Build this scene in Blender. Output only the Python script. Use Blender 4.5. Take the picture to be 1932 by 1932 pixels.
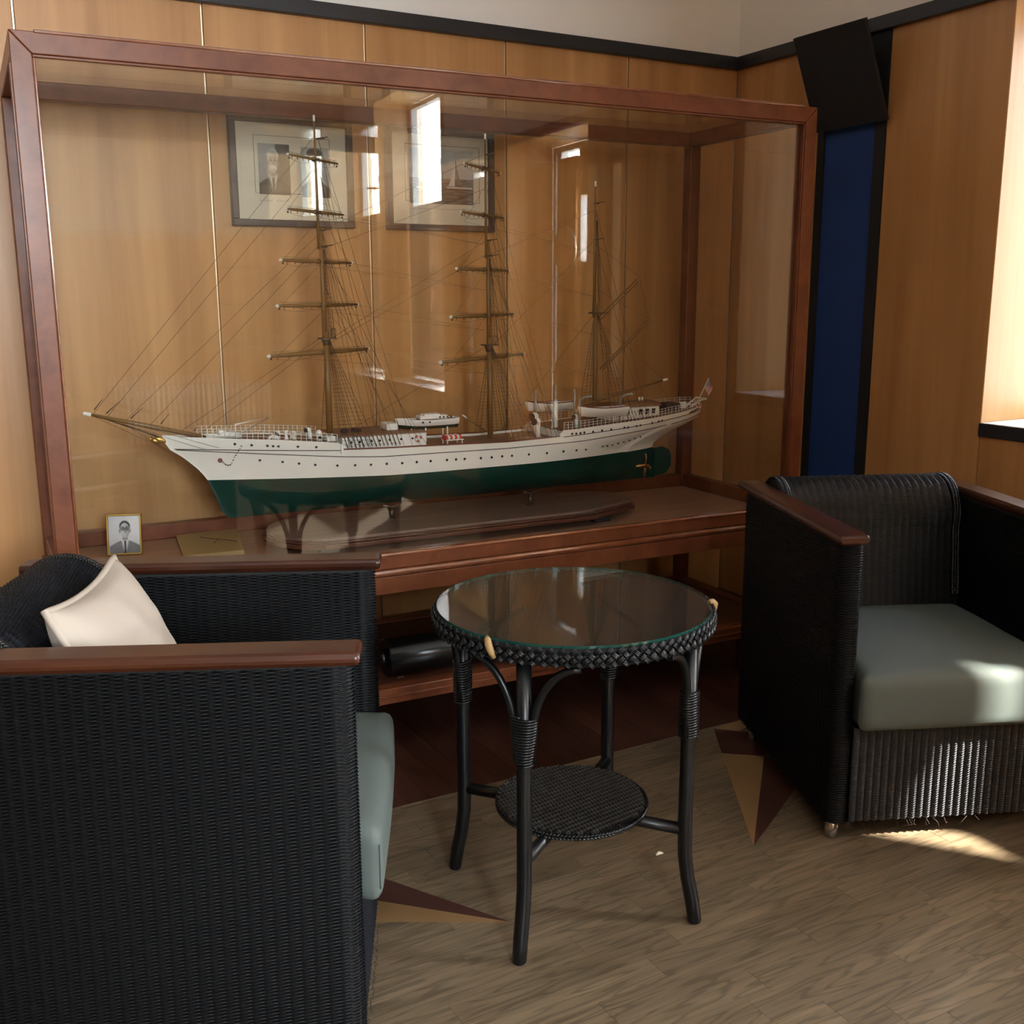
import bpy, bmesh, math, random
import numpy as np
from mathutils import Vector, Matrix
random.seed(7); rng = np.random.default_rng(7)
for o in list(bpy.data.objects): bpy.data.objects.remove(o)
SC = bpy.context.scene
COL = SC.collection
R = math.radians
# ------------------------------------------------------------------ camera, sky, sun, daylight, exposure
YAW, PITCH, ROLL, FOC = 0.5081649, 0.2036932, -0.0043332, 1993.83
cd = bpy.data.cameras.new('camera'); cam = bpy.data.objects.new('camera', cd); COL.objects.link(cam)
cd.sensor_width = 36; cd.sensor_fit = 'HORIZONTAL'; cd.lens = 36 * FOC / 1932; cd.clip_start = 0.05
_f = Vector((math.sin(YAW)*math.cos(PITCH), math.cos(YAW)*math.cos(PITCH), -math.sin(PITCH)))
_r = Vector((math.cos(YAW), -math.sin(YAW), 0)); _u = _r.cross(_f)
_r2 = math.cos(ROLL)*_r + math.sin(ROLL)*_u; _u2 = -math.sin(ROLL)*_r + math.cos(ROLL)*_u
cam.matrix_world = Matrix(((_r2.x,_u2.x,-_f.x,-2.8223),(_r2.y,_u2.y,-_f.y,-3.2965),(_r2.z,_u2.z,-_f.z,1.276),(0,0,0,1)))
SC.camera = cam
SC.view_settings.view_transform = 'Standard'; SC.view_settings.look = 'None'
SC.view_settings.gamma = 1; SC.view_settings.use_curve_mapping = False
SC.view_settings.exposure = 1.95
SC.cycles.use_denoising = True; SC.cycles.max_bounces = 12; SC.cycles.diffuse_bounces = 6
SC.cycles.glossy_bounces = 6; SC.cycles.transparent_max_bounces = 32; SC.cycles.caustics_reflective = False; SC.cycles.caustics_refractive = False
SC.cycles.sample_clamp_indirect = 4
SUN_AZ = Vector((-0.6, 0.8, 0)).normalized(); SUN_EL = R(40)
W = bpy.data.worlds.new('sky'); SC.world = W; W.use_nodes = True
nt = W.node_tree; bg = nt.nodes['Background']; sk = nt.nodes.new('ShaderNodeTexSky')
sk.sky_type = 'NISHITA'; sk.sun_disc = False; sk.sun_elevation = SUN_EL
sk.sun_rotation = math.atan2(-SUN_AZ.x, -SUN_AZ.y); sk.dust_density = 3.0; sk.air_density = 1.2; sk.ozone_density = 1.0
nt.links.new(sk.outputs[0], bg.inputs[0]); bg.inputs[1].default_value = 0.55
sd = bpy.data.lights.new('sun', 'SUN'); sd.energy = 13.0; sd.angle = R(1.2); sd.color = (1, .93, .82)
so = bpy.data.objects.new('sun', sd); COL.objects.link(so); so.location = (3, -6, 5)
so.rotation_euler = (SUN_AZ*math.cos(SUN_EL) + Vector((0,0,-math.sin(SUN_EL)))).to_track_quat('-Z','Y').to_euler()
WT = 0.29   # depth of the window niches: glazing sits this far outside the right wall's face
# window openings in the right wall (x = 0): y0, y1, sill z, head z
WINS = [(-1.50,-1.18,.883,2.098), (-3.70,-2.76,.43,2.098), (-6.15,-4.75,.62,2.70)]
PAN_W, WIN_E = [], []
def daylight(name, loc, rot, sx, sy, energy, color):
    ld = bpy.data.lights.new(name, 'AREA'); ld.shape = 'RECTANGLE'; ld.size = sx; ld.size_y = sy
    ld.energy = energy; ld.color = color
    lo = bpy.data.objects.new(name, ld); COL.objects.link(lo); lo.location = loc; lo.rotation_euler = rot
    return lo
# daylight arriving at each opening (sky glow just outside the glass)
DAY = 26.0
for k, (y0, y1, z0, z1) in enumerate(WINS):
    ar = (y1-y0)*(z1-z0)
    daylight('window_and_added_daylight', (WT+.10, (y0+y1)/2, (z0+z1)/2), (0, R(90), 0), z1-z0, y1-y0, DAY*ar*[0.16,1.6,0.9][k], (.80,.91,1.0))
daylight('window_and_added_daylight', (-3.02, -7.35, 2.12), (R(90), 0, 0), 1.0, 1.2, 86, (.82,.92,1.0))  # added frontal light at the invented rear window
# ------------------------------------------------------------------ materials
def s2l(c): return tuple(((v/255)/12.92 if v/255 <= .04045 else ((v/255+.055)/1.055)**2.4) for v in c)
def newmat(name):
    m = bpy.data.materials.new(name); m.use_nodes = True
    n = m.node_tree; return m, n, n.nodes['Principled BSDF']
def plain(name, rgb, rough=.5, metal=0, spec=.5, noise=0, nscale=30, bump=0, coat=0):
    m, n, p = newmat(name); c = s2l(rgb)
    p.inputs['Base Color'].default_value = (*c, 1); p.inputs['Roughness'].default_value = rough
    p.inputs['Metallic'].default_value = metal; p.inputs['Specular IOR Level'].default_value = spec
    if coat: p.inputs['Coat Weight'].default_value = coat; p.inputs['Coat Roughness'].default_value = .15
    if noise or bump:
        tc = n.nodes.new('ShaderNodeTexCoord'); nz = n.nodes.new('ShaderNodeTexNoise'); nz.inputs['Scale'].default_value = nscale
        nz.inputs['Detail'].default_value = 5
        n.links.new(tc.outputs['Object'], nz.inputs['Vector'])
        if noise:
            mx = n.nodes.new('ShaderNodeMix'); mx.data_type = 'RGBA'
            mx.inputs['A'].default_value = (*[v*(1-noise) for v in c], 1); mx.inputs['B'].default_value = (*[min(1, v*(1+noise)) for v in c], 1)
            n.links.new(nz.outputs['Fac'], mx.inputs['Factor']); n.links.new(mx.outputs['Result'], p.inputs['Base Color'])
        if bump:
            b = n.nodes.new('ShaderNodeBump'); b.inputs['Strength'].default_value = bump; b.inputs['Distance'].default_value = .002
            n.links.new(nz.outputs['Fac'], b.inputs['Height']); n.links.new(b.outputs['Normal'], p.inputs['Normal'])
    return m
def wood(name, c0, c1, scale=(18,18,.7), rough=.4, coat=0.0, rand=.12, detail=6, spec=.5, ring=False):
    """veneer / timber: stretched noise grain along the axis with the small scale, per-piece tone shift"""
    m, n, p = newmat(name); N = n.nodes.new; L = n.links.new
    tc = N('ShaderNodeTexCoord'); oi = N('ShaderNodeObjectInfo'); mp = N('ShaderNodeMapping'); mp.inputs['Scale'].default_value = scale
    off = N('ShaderNodeVectorMath'); off.operation = 'MULTIPLY_ADD'
    cmb = N('ShaderNodeCombineXYZ'); mul = N('ShaderNodeMath'); mul.operation = 'MULTIPLY'; mul.inputs[1].default_value = 37
    L(oi.outputs['Random'], mul.inputs[0]); 
    for i in range(3): L(mul.outputs[0], cmb.inputs[i])
    add = N('ShaderNodeVectorMath'); add.operation = 'ADD'
    L(tc.outputs['Object'], mp.inputs['Vector']); L(mp.outputs[0], add.inputs[0]); L(cmb.outputs[0], add.inputs[1])
    nz = N('ShaderNodeTexNoise'); nz.inputs['Scale'].default_value = 1; nz.inputs['Detail'].default_value = detail; nz.inputs['Roughness'].default_value = .62
    nz.inputs['Distortion'].default_value = .35
    L(add.outputs[0], nz.inputs['Vector'])
    fac = nz.outputs['Fac']
    if ring:   # cathedral grain: contour lines of a stretched noise field
        mp2 = N('ShaderNodeMapping'); mp2.inputs['Scale'].default_value = ring[0]; L(tc.outputs['Object'], mp2.inputs['Vector'])
        a2 = N('ShaderNodeVectorMath'); a2.operation = 'ADD'; L(mp2.outputs[0], a2.inputs[0]); L(cmb.outputs[0], a2.inputs[1])
        n2 = N('ShaderNodeTexNoise'); n2.inputs['Scale'].default_value = 1; n2.inputs['Detail'].default_value = 2.5; n2.inputs['Roughness'].default_value = .5; L(a2.outputs[0], n2.inputs['Vector'])
        m1 = N('ShaderNodeMath'); m1.operation = 'MULTIPLY'; m1.inputs[1].default_value = ring[1]; L(n2.outputs['Fac'], m1.inputs[0])
        m2 = N('ShaderNodeMath'); m2.operation = 'PINGPONG'; m2.inputs[1].default_value = 1; L(m1.outputs[0], m2.inputs[0])
        m3 = N('ShaderNodeMapRange'); m3.inputs['From Max'].default_value = .42; m3.inputs['To Min'].default_value = -.27; m3.inputs['To Max'].default_value = .06; L(m2.outputs[0], m3.inputs['Value'])
        mm = N('ShaderNodeMath'); mm.operation = 'ADD'; L(nz.outputs['Fac'], mm.inputs[0]); L(m3.outputs[0], mm.inputs[1]); fac = mm.outputs[0]
    cr = N('ShaderNodeValToRGB'); cr.color_ramp.elements[0].position = .3; cr.color_ramp.elements[1].position = .72
    cr.color_ramp.elements[0].color = (*s2l(c0), 1); cr.color_ramp.elements[1].color = (*s2l(c1), 1)
    L(fac, cr.inputs['Fac'])
    hs = N('ShaderNodeHueSaturation'); mr = N('ShaderNodeMapRange'); mr.inputs['To Min'].default_value = 1-rand; mr.inputs['To Max'].default_value = 1+rand
    L(oi.outputs['Random'], mr.inputs['Value']); L(mr.outputs[0], hs.inputs['Value']); L(cr.outputs[0], hs.inputs['Color'])
    L(hs.outputs[0], p.inputs['Base Color']); p.inputs['Roughness'].default_value = rough; p.inputs['Specular IOR Level'].default_value = spec
    if coat: p.inputs['Coat Weight'].default_value = coat; p.inputs['Coat Roughness'].default_value = .12
    b = N('ShaderNodeBump'); b.inputs['Strength'].default_value = .08; b.inputs['Distance'].default_value = .001
    L(fac, b.inputs['Height']); L(b.outputs[0], p.inputs['Normal'])
    return m
def glass(name, tint=(1,1,1), rough=0.0, gain=1.0):
    """thin clear sheet: mirror reflection by Fresnel over straight transmission"""
    m = bpy.data.materials.new(name); m.use_nodes = True; n = m.node_tree; n.nodes.clear(); N = n.nodes.new; L = n.links.new
    out = N('ShaderNodeOutputMaterial'); mx = N('ShaderNodeMixShader'); tr = N('ShaderNodeBsdfTransparent'); gl = N('ShaderNodeBsdfGlossy')
    fr = N('ShaderNodeFresnel'); ge = N('ShaderNodeNewGeometry'); mr = N('ShaderNodeMapRange')
    mr.inputs['To Min'].default_value = 1.5; mr.inputs['To Max'].default_value = 1/1.5
    L(ge.outputs['Backfacing'], mr.inputs['Value']); L(mr.outputs[0], fr.inputs['IOR'])
    gl.inputs['Roughness'].default_value = rough; tr.inputs['Color'].default_value = (*tint, 1)
    g = N('ShaderNodeMath'); g.operation = 'MULTIPLY'; g.use_clamp = True; g.inputs[1].default_value = gain; L(fr.outputs[0], g.inputs[0])
    L(g.outputs[0], mx.inputs[0]); L(tr.outputs[0], mx.inputs[1]); L(gl.outputs[0], mx.inputs[2]); L(mx.outputs[0], out.inputs[0])
    return m
M = {}
M['veneer'] = wood('veneer', (168,119,70), (202,153,98), (9,9,.5), rough=.36, rand=.035, detail=4)
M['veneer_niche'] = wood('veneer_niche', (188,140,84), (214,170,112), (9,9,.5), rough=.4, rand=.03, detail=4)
M['mahogany'] = wood('mahogany', (98,52,31), (128,74,46), (14,14,14), rough=.36, rand=.05, coat=.06, spec=.35)
M['mahogany_gloss'] = wood('mahogany_gloss', (112,60,36), (140,82,52), (14,14,14), rough=.16, rand=.03, coat=1.0, spec=.8)
M['mahogany_dark'] = wood('mahogany_dark', (64,35,25), (96,58,42), (5,30,30), rough=.35, rand=.04)
M['case_floor'] = wood('case_floor', (140,104,80), (164,124,98), (2,22,22), rough=.6, rand=.02)
M['arm_wood'] = wood('arm_wood', (50,24,13), (76,39,22), (26,2.5,26), rough=.30, rand=.05, coat=.1, spec=.4)
M['oak'] = wood('oak', (95,82,64), (130,113,90), (4,70,70), rough=.36, rand=.13, ring=((2.0,19,19),19))
M['border_wood'] = wood('border_wood', (56,31,25), (80,46,34), (42,5,42), rough=.4, rand=.22)
M['inlay_light'] = wood('inlay_light', (136,106,70), (150,118,78), (8,8,8), rough=.42, rand=.03)
M['inlay_dark'] = wood('inlay_dark', (66,38,33), (80,47,39), (8,8,8), rough=.42, rand=.03)
M['white_wall'] = plain('white_wall', (240,240,237), .85, noise=.02, nscale=3, bump=.02)
M['rear_plaster'] = plain('rear_plaster', (186,174,156), .85)
M['black_trim'] = plain('black_trim', (30,32,38), .35, noise=.1, nscale=8)
M['black_paint'] = plain('black_paint', (20,21,26), .6)
M['blue_panel'] = plain('blue_panel', (22,62,128), .7)
M['baseboard'] = plain('baseboard', (16,18,26), .35)
M['speaker_cloth'] = plain('speaker_cloth', (24,23,27), .85, noise=.3, nscale=260, bump=.25)
M['brass_strip'] = plain('brass_strip', (242,230,204), .3, metal=1.0)
M['glass'] = glass('glass', (.985,.99,.985), gain=0.85)
M['window_glass'] = glass('window_glass')
M['table_glass'] = glass('table_glass', (.93,.97,.955))
M['glass_edge'] = plain('glass_edge', (22,66,58), .12)
def wicker(name, low, high, rough, spec):
    """lacquered paper cord: highlights painted onto the raised strands, crevice shade into the recessed ones (attribute 'Col' = strand height)"""
    m, n, p = newmat(name); at = n.nodes.new('ShaderNodeAttribute'); at.attribute_name = 'Col'; mx = n.nodes.new('ShaderNodeMix'); mx.data_type = 'RGBA'
    tc = n.nodes.new('ShaderNodeTexCoord'); nz = n.nodes.new('ShaderNodeTexNoise'); nz.inputs['Scale'].default_value = 45; n.links.new(tc.outputs['Object'], nz.inputs['Vector'])
    mu = n.nodes.new('ShaderNodeMath'); mu.operation = 'MULTIPLY'; mr = n.nodes.new('ShaderNodeMapRange'); mr.inputs['From Min'].default_value = .3; mr.inputs['From Max'].default_value = .7; mr.inputs['To Min'].default_value = .55
    n.links.new(nz.outputs['Fac'], mr.inputs['Value']); n.links.new(at.outputs['Fac'], mu.inputs[0]); n.links.new(mr.outputs[0], mu.inputs[1])
    mx.inputs['A'].default_value = (*s2l(low), 1); mx.inputs['B'].default_value = (*s2l(high), 1); n.links.new(mu.outputs[0], mx.inputs['Factor'])
    n.links.new(mx.outputs['Result'], p.inputs['Base Color']); p.inputs['Roughness'].default_value = rough; p.inputs['Specular IOR Level'].default_value = spec; return m
M['wicker'] = wicker('wicker', (3,3,4), (21,22,24), .40, .15)
M['wicker_lit'] = wicker('wicker_lit', (5,5,7), (52,55,62), .34, .45)  # window sheen on the roll and front rail ribs painted into the colour
M['wicker_cord'] = plain('wicker_cord', (13,14,17), .3, noise=.3, nscale=90, spec=.5)
M['wicker_dusty_sheen'] = wicker('wicker_dusty_sheen', (26,23,21), (112,100,90), .5, .3)  # dusty weave, with gloss and gap shade painted into the strand tones
M['wicker_grey'] = wicker('wicker_grey', (5,5,6), (104,98,92), .5, .3)  # shelf weave: sheen on strand tops and shaded gaps painted in
M['wicker_core'] = plain('wicker_core', (6,6,8), .7)
M['cane'] = plain('cane', (9,11,13), .33, noise=.2, nscale=60, spec=.5)
M['cane_bare'] = plain('cane_bare', (172,140,92), .5)
M['chrome'] = plain('chrome', (190,186,178), .22, metal=1.0)
M['cushion'] = plain('cushion', (90,100,96), .7, noise=.05, nscale=9, bump=.05)
M['seam'] = plain('seam', (70,78,78), .8)
M['pillow'] = plain('pillow', (184,172,158), .88, noise=.08, nscale=7, bump=.10)
M['hull_white'] = plain('hull_white', (228,225,215), .4)
M['white_part'] = plain('white_part', (226,224,216), .4)
M['hull_green'] = plain('hull_green', (9,50,41), .33, noise=.1, nscale=12)
M['ship_deck'] = plain('ship_deck', (128,92,66), .6, noise=.15, nscale=60)
M['rail_wood'] = plain('rail_wood', (112,56,40), .5)
M['spar'] = plain('spar', (116,86,44), .45, noise=.15, nscale=40)
M['spar_dark'] = plain('spar_dark', (74,58,40), .55)
M['rig'] = plain('rig', (58,44,34), .8)
M['line_dark'] = plain('line_dark', (62,44,36), .6)
M['port'] = plain('port', (18,16,16), .3)
M['grey_metal'] = plain('grey_metal', (170,176,178), .35, metal=.5)
M['bronze'] = plain('bronze', (176,128,84), .35, metal=.9)
M['dull_bronze'] = plain('dull_bronze', (96,76,58), .4, metal=.6)
M['stand_top'] = wood('stand_top', (92,72,62), (116,94,82), (3,30,30), rough=.45, rand=.02)
M['gold'] = plain('gold', (190,150,78), .35, metal=.9)
M['red'] = plain('red', (196,66,62), .6)
M['dark_brown'] = plain('dark_brown', (54,40,36), .7)
M['brass_plaque'] = plain('brass_plaque', (158,134,88), .5, metal=.15, noise=.12, nscale=18)
M['pic_frame'] = plain('pic_frame', (62,50,50), .45)
M['mat_board'] = plain('mat_board', (226,218,200), .8)
M['white_frame'] = plain('white_frame', (230,228,222), .45)
M['lacquer'] = plain('lacquer', (15,15,15), .24, coat=.15)
m, n, p = newmat('print'); at = n.nodes.new('ShaderNodeAttribute'); at.attribute_name = 'Col'
n.links.new(at.outputs['Color'], p.inputs['Base Color']); p.inputs['Roughness'].default_value = .6; M['print'] = m
# ------------------------------------------------------------------ mesh helpers
class MB:
    def __init__(s): s.v = []; s.f = []; s.m = []; s.k = 0; s.smooth = []
    def add(s, v, f, mat=0, smooth=False):
        v = [tuple(map(float, q)) for q in v]; s.v += v
        s.f += [tuple(i + s.k for i in q) for q in f]; s.m += [mat]*len(f); s.smooth += [smooth]*len(f); s.k += len(v); return s
    def box(s, a, b, mat=0):
        (x0,y0,z0),(x1,y1,z1) = a, b
        if x0>x1: x0,x1=x1,x0
        if y0>y1: y0,y1=y1,y0
        if z0>z1: z0,z1=z1,z0
        return s.add([(x0,y0,z0),(x1,y0,z0),(x1,y1,z0),(x0,y1,z0),(x0,y0,z1),(x1,y0,z1),(x1,y1,z1),(x0,y1,z1)],
                     [(0,3,2,1),(4,5,6,7),(0,1,5,4),(1,2,6,5),(2,3,7,6),(3,0,4,7)], mat)
    def rbox(s, a, b, r, mat=0, seg=2):
        bm = bmesh.new(); bmesh.ops.create_cube(bm, size=1)
        c = [(a[i]+b[i])/2 for i in range(3)]; d = [abs(b[i]-a[i]) for i in range(3)]
        for v in bm.verts: v.co = Vector([c[i]+v.co[i]*d[i] for i in range(3)])
        bmesh.ops.bevel(bm, geom=bm.edges[:], offset=r, segments=seg, profile=.5, affect='EDGES')
        bm.verts.index_update()
        s.add([v.co for v in bm.verts], [tuple(v.index for v in f.verts) for f in bm.faces], mat, False); bm.free(); return s
    def prism(s, poly, axis, t0, t1, mat=0, smooth=False):
        """poly: 2D points; extruded along axis (0,1,2) from t0 to t1"""
        n = len(poly); o = [i for i in range(3) if i != axis]; v = []
        for t in (t0, t1):
            for q in poly:
                w = [0,0,0]; w[axis] = t; w[o[0]] = q[0]; w[o[1]] = q[1]; v.append(w)
        f = [tuple(range(n)), tuple(range(2*n-1, n-1, -1))]
        f2 = [(i, n+i, n+(i+1)%n, (i+1)%n) for i in range(n)]
        s.add(v, f, mat); s.f += [tuple(i + s.k - 2*n for i in q) for q in f2]; s.m += [mat]*n; s.smooth += [smooth]*n; return s
    def tube(s, pts, r, n=8, mat=0, cap=True, smooth=True, closed=False):
        pts = [Vector(p) for p in pts]; k = len(pts); rs = r if hasattr(r, '__len__') else [r]*k
        up = None; v = []
        for i, p in enumerate(pts):
            if closed: t = (pts[(i+1)%k]-pts[i-1])
            else: t = pts[min(i+1,k-1)] - pts[max(i-1,0)]
            t.normalize()
            if up is None:
                up = Vector((0,0,1)) if abs(t.z) < .9 else Vector((1,0,0))
            a = up - t*up.dot(t); a.normalize(); up = a; b = t.cross(a)
            for j in range(n):
                an = 2*math.pi*j/n; v.append(p + (a*math.cos(an) + b*math.sin(an))*rs[i])
        f = []
        for i in range(k if closed else k-1):
            i2 = (i+1) % k
            for j in range(n): f.append((i*n+j, i*n+(j+1)%n, i2*n+(j+1)%n, i2*n+j))
        s.add(v, f, mat, smooth)
        if cap and not closed: s.f += [tuple(s.k-len(v)+j for j in range(n-1,-1,-1)), tuple(s.k-n+j for j in range(n))]; s.m += [mat]*2; s.smooth += [False]*2
        return s
    def lathe(s, prof, c, n=24, mat=0, smooth=True):
        """prof: (r,z) pairs around vertical axis through c"""
        v = []; k = len(prof)
        for (r, z) in prof:
            for j in range(n): an = 2*math.pi*j/n; v.append((c[0]+r*math.cos(an), c[1]+r*math.sin(an), c[2]+z))
        f = [(i*n+j, i*n+(j+1)%n, (i+1)*n+(j+1)%n, (i+1)*n+j) for i in range(k-1) for j in range(n)]
        s.add(v, f, mat, smooth); s.f += [tuple(s.k-len(v)+j for j in range(n-1,-1,-1)), tuple(s.k-n+j for j in range(n))]; s.m += [mat]*2; s.smooth += [False]*2; return s
    def ball(s, c, r, n=8, m_=6, mat=0, rot=None):
        rr = r if hasattr(r, '__len__') else (r,r,r); v = []
        for i in range(m_+1):
            th = math.pi*i/m_
            for j in range(n):
                ph = 2*math.pi*j/n; q = Vector((rr[0]*math.sin(th)*math.cos(ph), rr[1]*math.sin(th)*math.sin(ph), rr[2]*math.cos(th)))
                if rot is not None: q = rot @ q
                v.append(Vector(c)+q)
        return s.add(v, [(i*n+j, (i+1)*n+j, (i+1)*n+(j+1)%n, i*n+(j+1)%n) for i in range(m_) for j in range(n)], mat, True)
    def grid(s, P, mat=0, smooth=True, flip=False):
        """P: array (a,b,3)"""
        a, b = len(P), len(P[0]); f = []
        for i in range(a-1):
            for j in range(b-1):
                q = (i*b+j, (i+1)*b+j, (i+1)*b+j+1, i*b+j+1); f.append(q[::-1] if flip else q)
        return s.add([p for row in P for p in row], f, mat, smooth)
    def build(s, name, mats, parent=None, loc=(0,0,0), rot=(0,0,0), off=(0,0,0)):
        me = bpy.data.meshes.new(name); ox, oy, oz = off
        me.from_pydata([(x-ox,y-oy,z-oz) for x,y,z in s.v], [], s.f)
        if not isinstance(mats, (list, tuple)): mats = [mats]
        for q in mats: me.materials.append(M[q] if isinstance(q, str) else q)
        me.polygons.foreach_set('material_index', s.m); me.polygons.foreach_set('use_smooth', s.smooth); me.update()
        o = bpy.data.objects.new(name, me); COL.objects.link(o); o.location = loc; o.rotation_euler = rot
        if parent is not None: o.parent = parent
        return o
def mesh_np(name, V, F, mat, parent=None, smooth=True):
    me = bpy.data.meshes.new(name); V = np.asarray(V, np.float32); F = np.asarray(F, np.int32)
    me.vertices.add(len(V)); me.vertices.foreach_set('co', V.ravel()); me.loops.add(F.size); me.loops.foreach_set('vertex_index', F.ravel())
    me.polygons.add(len(F)); me.polygons.foreach_set('loop_start', np.arange(0, F.size, F.shape[1], dtype=np.int32))
    me.polygons.foreach_set('use_smooth', np.full(len(F), smooth)); me.materials.append(M[mat]); me.update(calc_edges=True)
    if mat.startswith('wicker_') or mat == 'wicker':
        ca = me.color_attributes.new('Col', 'FLOAT_COLOR', 'POINT'); c = np.ones((len(V), 4), np.float32); c[:, :3] = LAST_H[:, None]; ca.data.foreach_set('color', c.ravel())
    o = bpy.data.objects.new(name, me); COL.objects.link(o)
    if parent is not None: o.parent = parent
    return o
def tag(o, label=None, cat=None, group=None, kind=None):
    if label: o['label'] = label
    if cat: o['category'] = cat
    if group: o['group'] = group
    if kind: o['kind'] = kind
    return o
def thing(name, label, cat, loc=(0,0,0), rz=0, group=None):
    o = bpy.data.objects.new(name, None); o.empty_display_size = .05; COL.objects.link(o); o.location = loc; o.rotation_euler = (0,0,rz)
    return tag(o, label, cat, group)
def bevel(o, w=.002, seg=2):
    b = o.modifiers.new('bevel', 'BEVEL'); b.width = w; b.segments = seg; b.limit_method = 'ANGLE'; b.angle_limit = R(40); return o
def inst(o, name, parent, loc=(0,0,0), rot=(0,0,0), mat=None):
    c = o.copy(); c.name = name; COL.objects.link(c); c.parent = parent; c.location = loc; c.rotation_euler = rot; return c
def weave_sheet(fn, U, V, du, dv, amp, clip=None, rib=0):
    """plain-weave sheet of real strands; fn(u,v,h) -> xyz arrays; strands run along u, warps every du"""
    nu = max(2, int(round(U/du))); nv = max(2, int(round(V/dv))); du, dv = U/nu, V/nv
    VV, FF, HH, k = [], [], [], 0
    for j in range(nv):
        v = (j+.5)*dv
        us = np.arange(0, 2*nu+1)*du/2
        if clip is not None:
            lo, hi = clip(v); us = us[(us >= lo) & (us <= hi)]
            if len(us) < 2: continue
        idx = np.round(us/(du/2)).astype(int)
        h = np.where(idx % 2 == 1, np.where(((idx//2) + j) % 2 == 0, 1.0, -1.0), 0.0)*amp + np.where(idx % 2 == 1, rib, -rib)
        jit = rng.normal(0, dv*.05, len(us))
        top_ = np.where(idx % 2 == 1, np.where(((idx//2) + j) % 2 == 0, 1.0, .12 if not rib else .82), .2 if not rib else .0)  # strand tint: crests pale as if lit, dips dark as if shaded
        HH.append(np.stack([top_*.35, top_, top_*.35], 1).ravel())
        rows = []
        for (dvv, hh) in ((-.56, -.42), (0, .42), (.56, -.42)):
            rows.append(fn(us, v + dvv*dv + jit, h + hh*dv))
        P = np.stack(rows, 1)               # (n,3,3)
        n = len(us); VV.append(P.reshape(-1, 3))
        i = np.arange(n-1)[:, None]*3 + np.arange(2)[None]
        i = i.ravel() + k
        FF.append(np.stack([i, i+3, i+4, i+1], 1)); k += 3*n
    global LAST_H
    LAST_H = np.concatenate(HH); return np.concatenate(VV), np.concatenate(FF)
def raster(name, fn, nx, ny, w, h, parent, loc, rot=(R(90),0,0)):
    """flat print: colours of the picture itself on a fine grid, lying in local XY then turned"""
    xs = (np.arange(nx+1)/nx); ys = np.arange(ny+1)/ny
    X, Y = np.meshgrid(xs, ys); C = np.clip(fn(X, Y), 0, 1)
    V = np.stack([(X-.5)*w, (Y-.5)*h, 0*X], -1).reshape(-1, 3)
    i = (np.arange(ny)[:, None]*(nx+1) + np.arange(nx)[None]).ravel()
    o = mesh_np(name, V, np.stack([i, i+1, i+nx+2, i+nx+1], 1), 'print', parent, False)
    ca = o.data.color_attributes.new('Col', 'FLOAT_COLOR', 'POINT')
    c = np.ones((X.size, 4), np.float32); C = C if C.ndim == 3 else np.stack([C]*3, -1)
    lin = np.where(C <= .04045, C/12.92, ((C+.055)/1.055)**2.4); c[:, :3] = lin.reshape(-1, 3); ca.data.foreach_set('color', c.ravel())
    o.location = loc; o.rotation_euler = rot; return o
# ------------------------------------------------------------------ room shell
RX0, RY0, CEIL = -8.0, -7.0, 2.95
TRIM0, TRIM1, BASEH = 2.098, 2.142, .073
def struct(name, mb, mats, label, cat, parent=None):
    o = mb.build(name, mats, parent)
    if parent is None: tag(o, label, cat, kind='structure')
    return o
# floor slab with planks, border boards and star inlay
fl = struct('floor', MB().box((RX0-.3, RY0-.3, -.12), (.3, .3, -.006)), 'oak', 'oak strip parquet floor with a dark border along the back wall', 'floor')
PWD = .0662; EDGE = -.987
star = {  # corner points of the star inlays (x, y)
 'light': [[(-1.22,-1.582),(-.948,-1.146),(-.858,-1.22)], [(-1.866,-1.57),(-2.09,-1.346),(-2.32,-1.31)], [(-.855,-.998),(-.804,-1.054),(-.62,-.99)]],
 'dark': [[(-1.22,-1.582),(-.858,-1.22),(-.784,-1.331)], [(-.855,-.998),(-.948,-1.146),(-.858,-1.22),(-.70,-1.165)], [(-1.866,-1.57),(-2.11,-1.147),(-2.22,-1.216)]]}
def poly_cut(bm, poly):
    """drop everything of a flat bmesh lying inside the convex polygon"""
    c = Vector((sum(p[0] for p in poly)/len(poly), sum(p[1] for p in poly)/len(poly), 0))
    for i in range(len(poly)):
        a = Vector((*poly[i], 0)); b = Vector((*poly[(i+1)%len(poly)], 0)); d = (b-a).normalized(); nn = Vector((d.y,-d.x,0))
        bmesh.ops.bisect_plane(bm, geom=bm.verts[:]+bm.edges[:]+bm.faces[:], plane_co=a, plane_no=nn)
    def inside(q):
        sg = None
        for i in range(len(poly)):
            a, b = poly[i], poly[(i+1)%len(poly)]; cr = (b[0]-a[0])*(q.y-a[1])-(b[1]-a[1])*(q.x-a[0])
            if sg is None: sg = cr > 0
            elif (cr > 0) != sg: return False
        return True
    dead = [f for f in bm.faces if inside(f.calc_center_median())]
    bmesh.ops.delete(bm, geom=dead, context='FACES')
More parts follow.
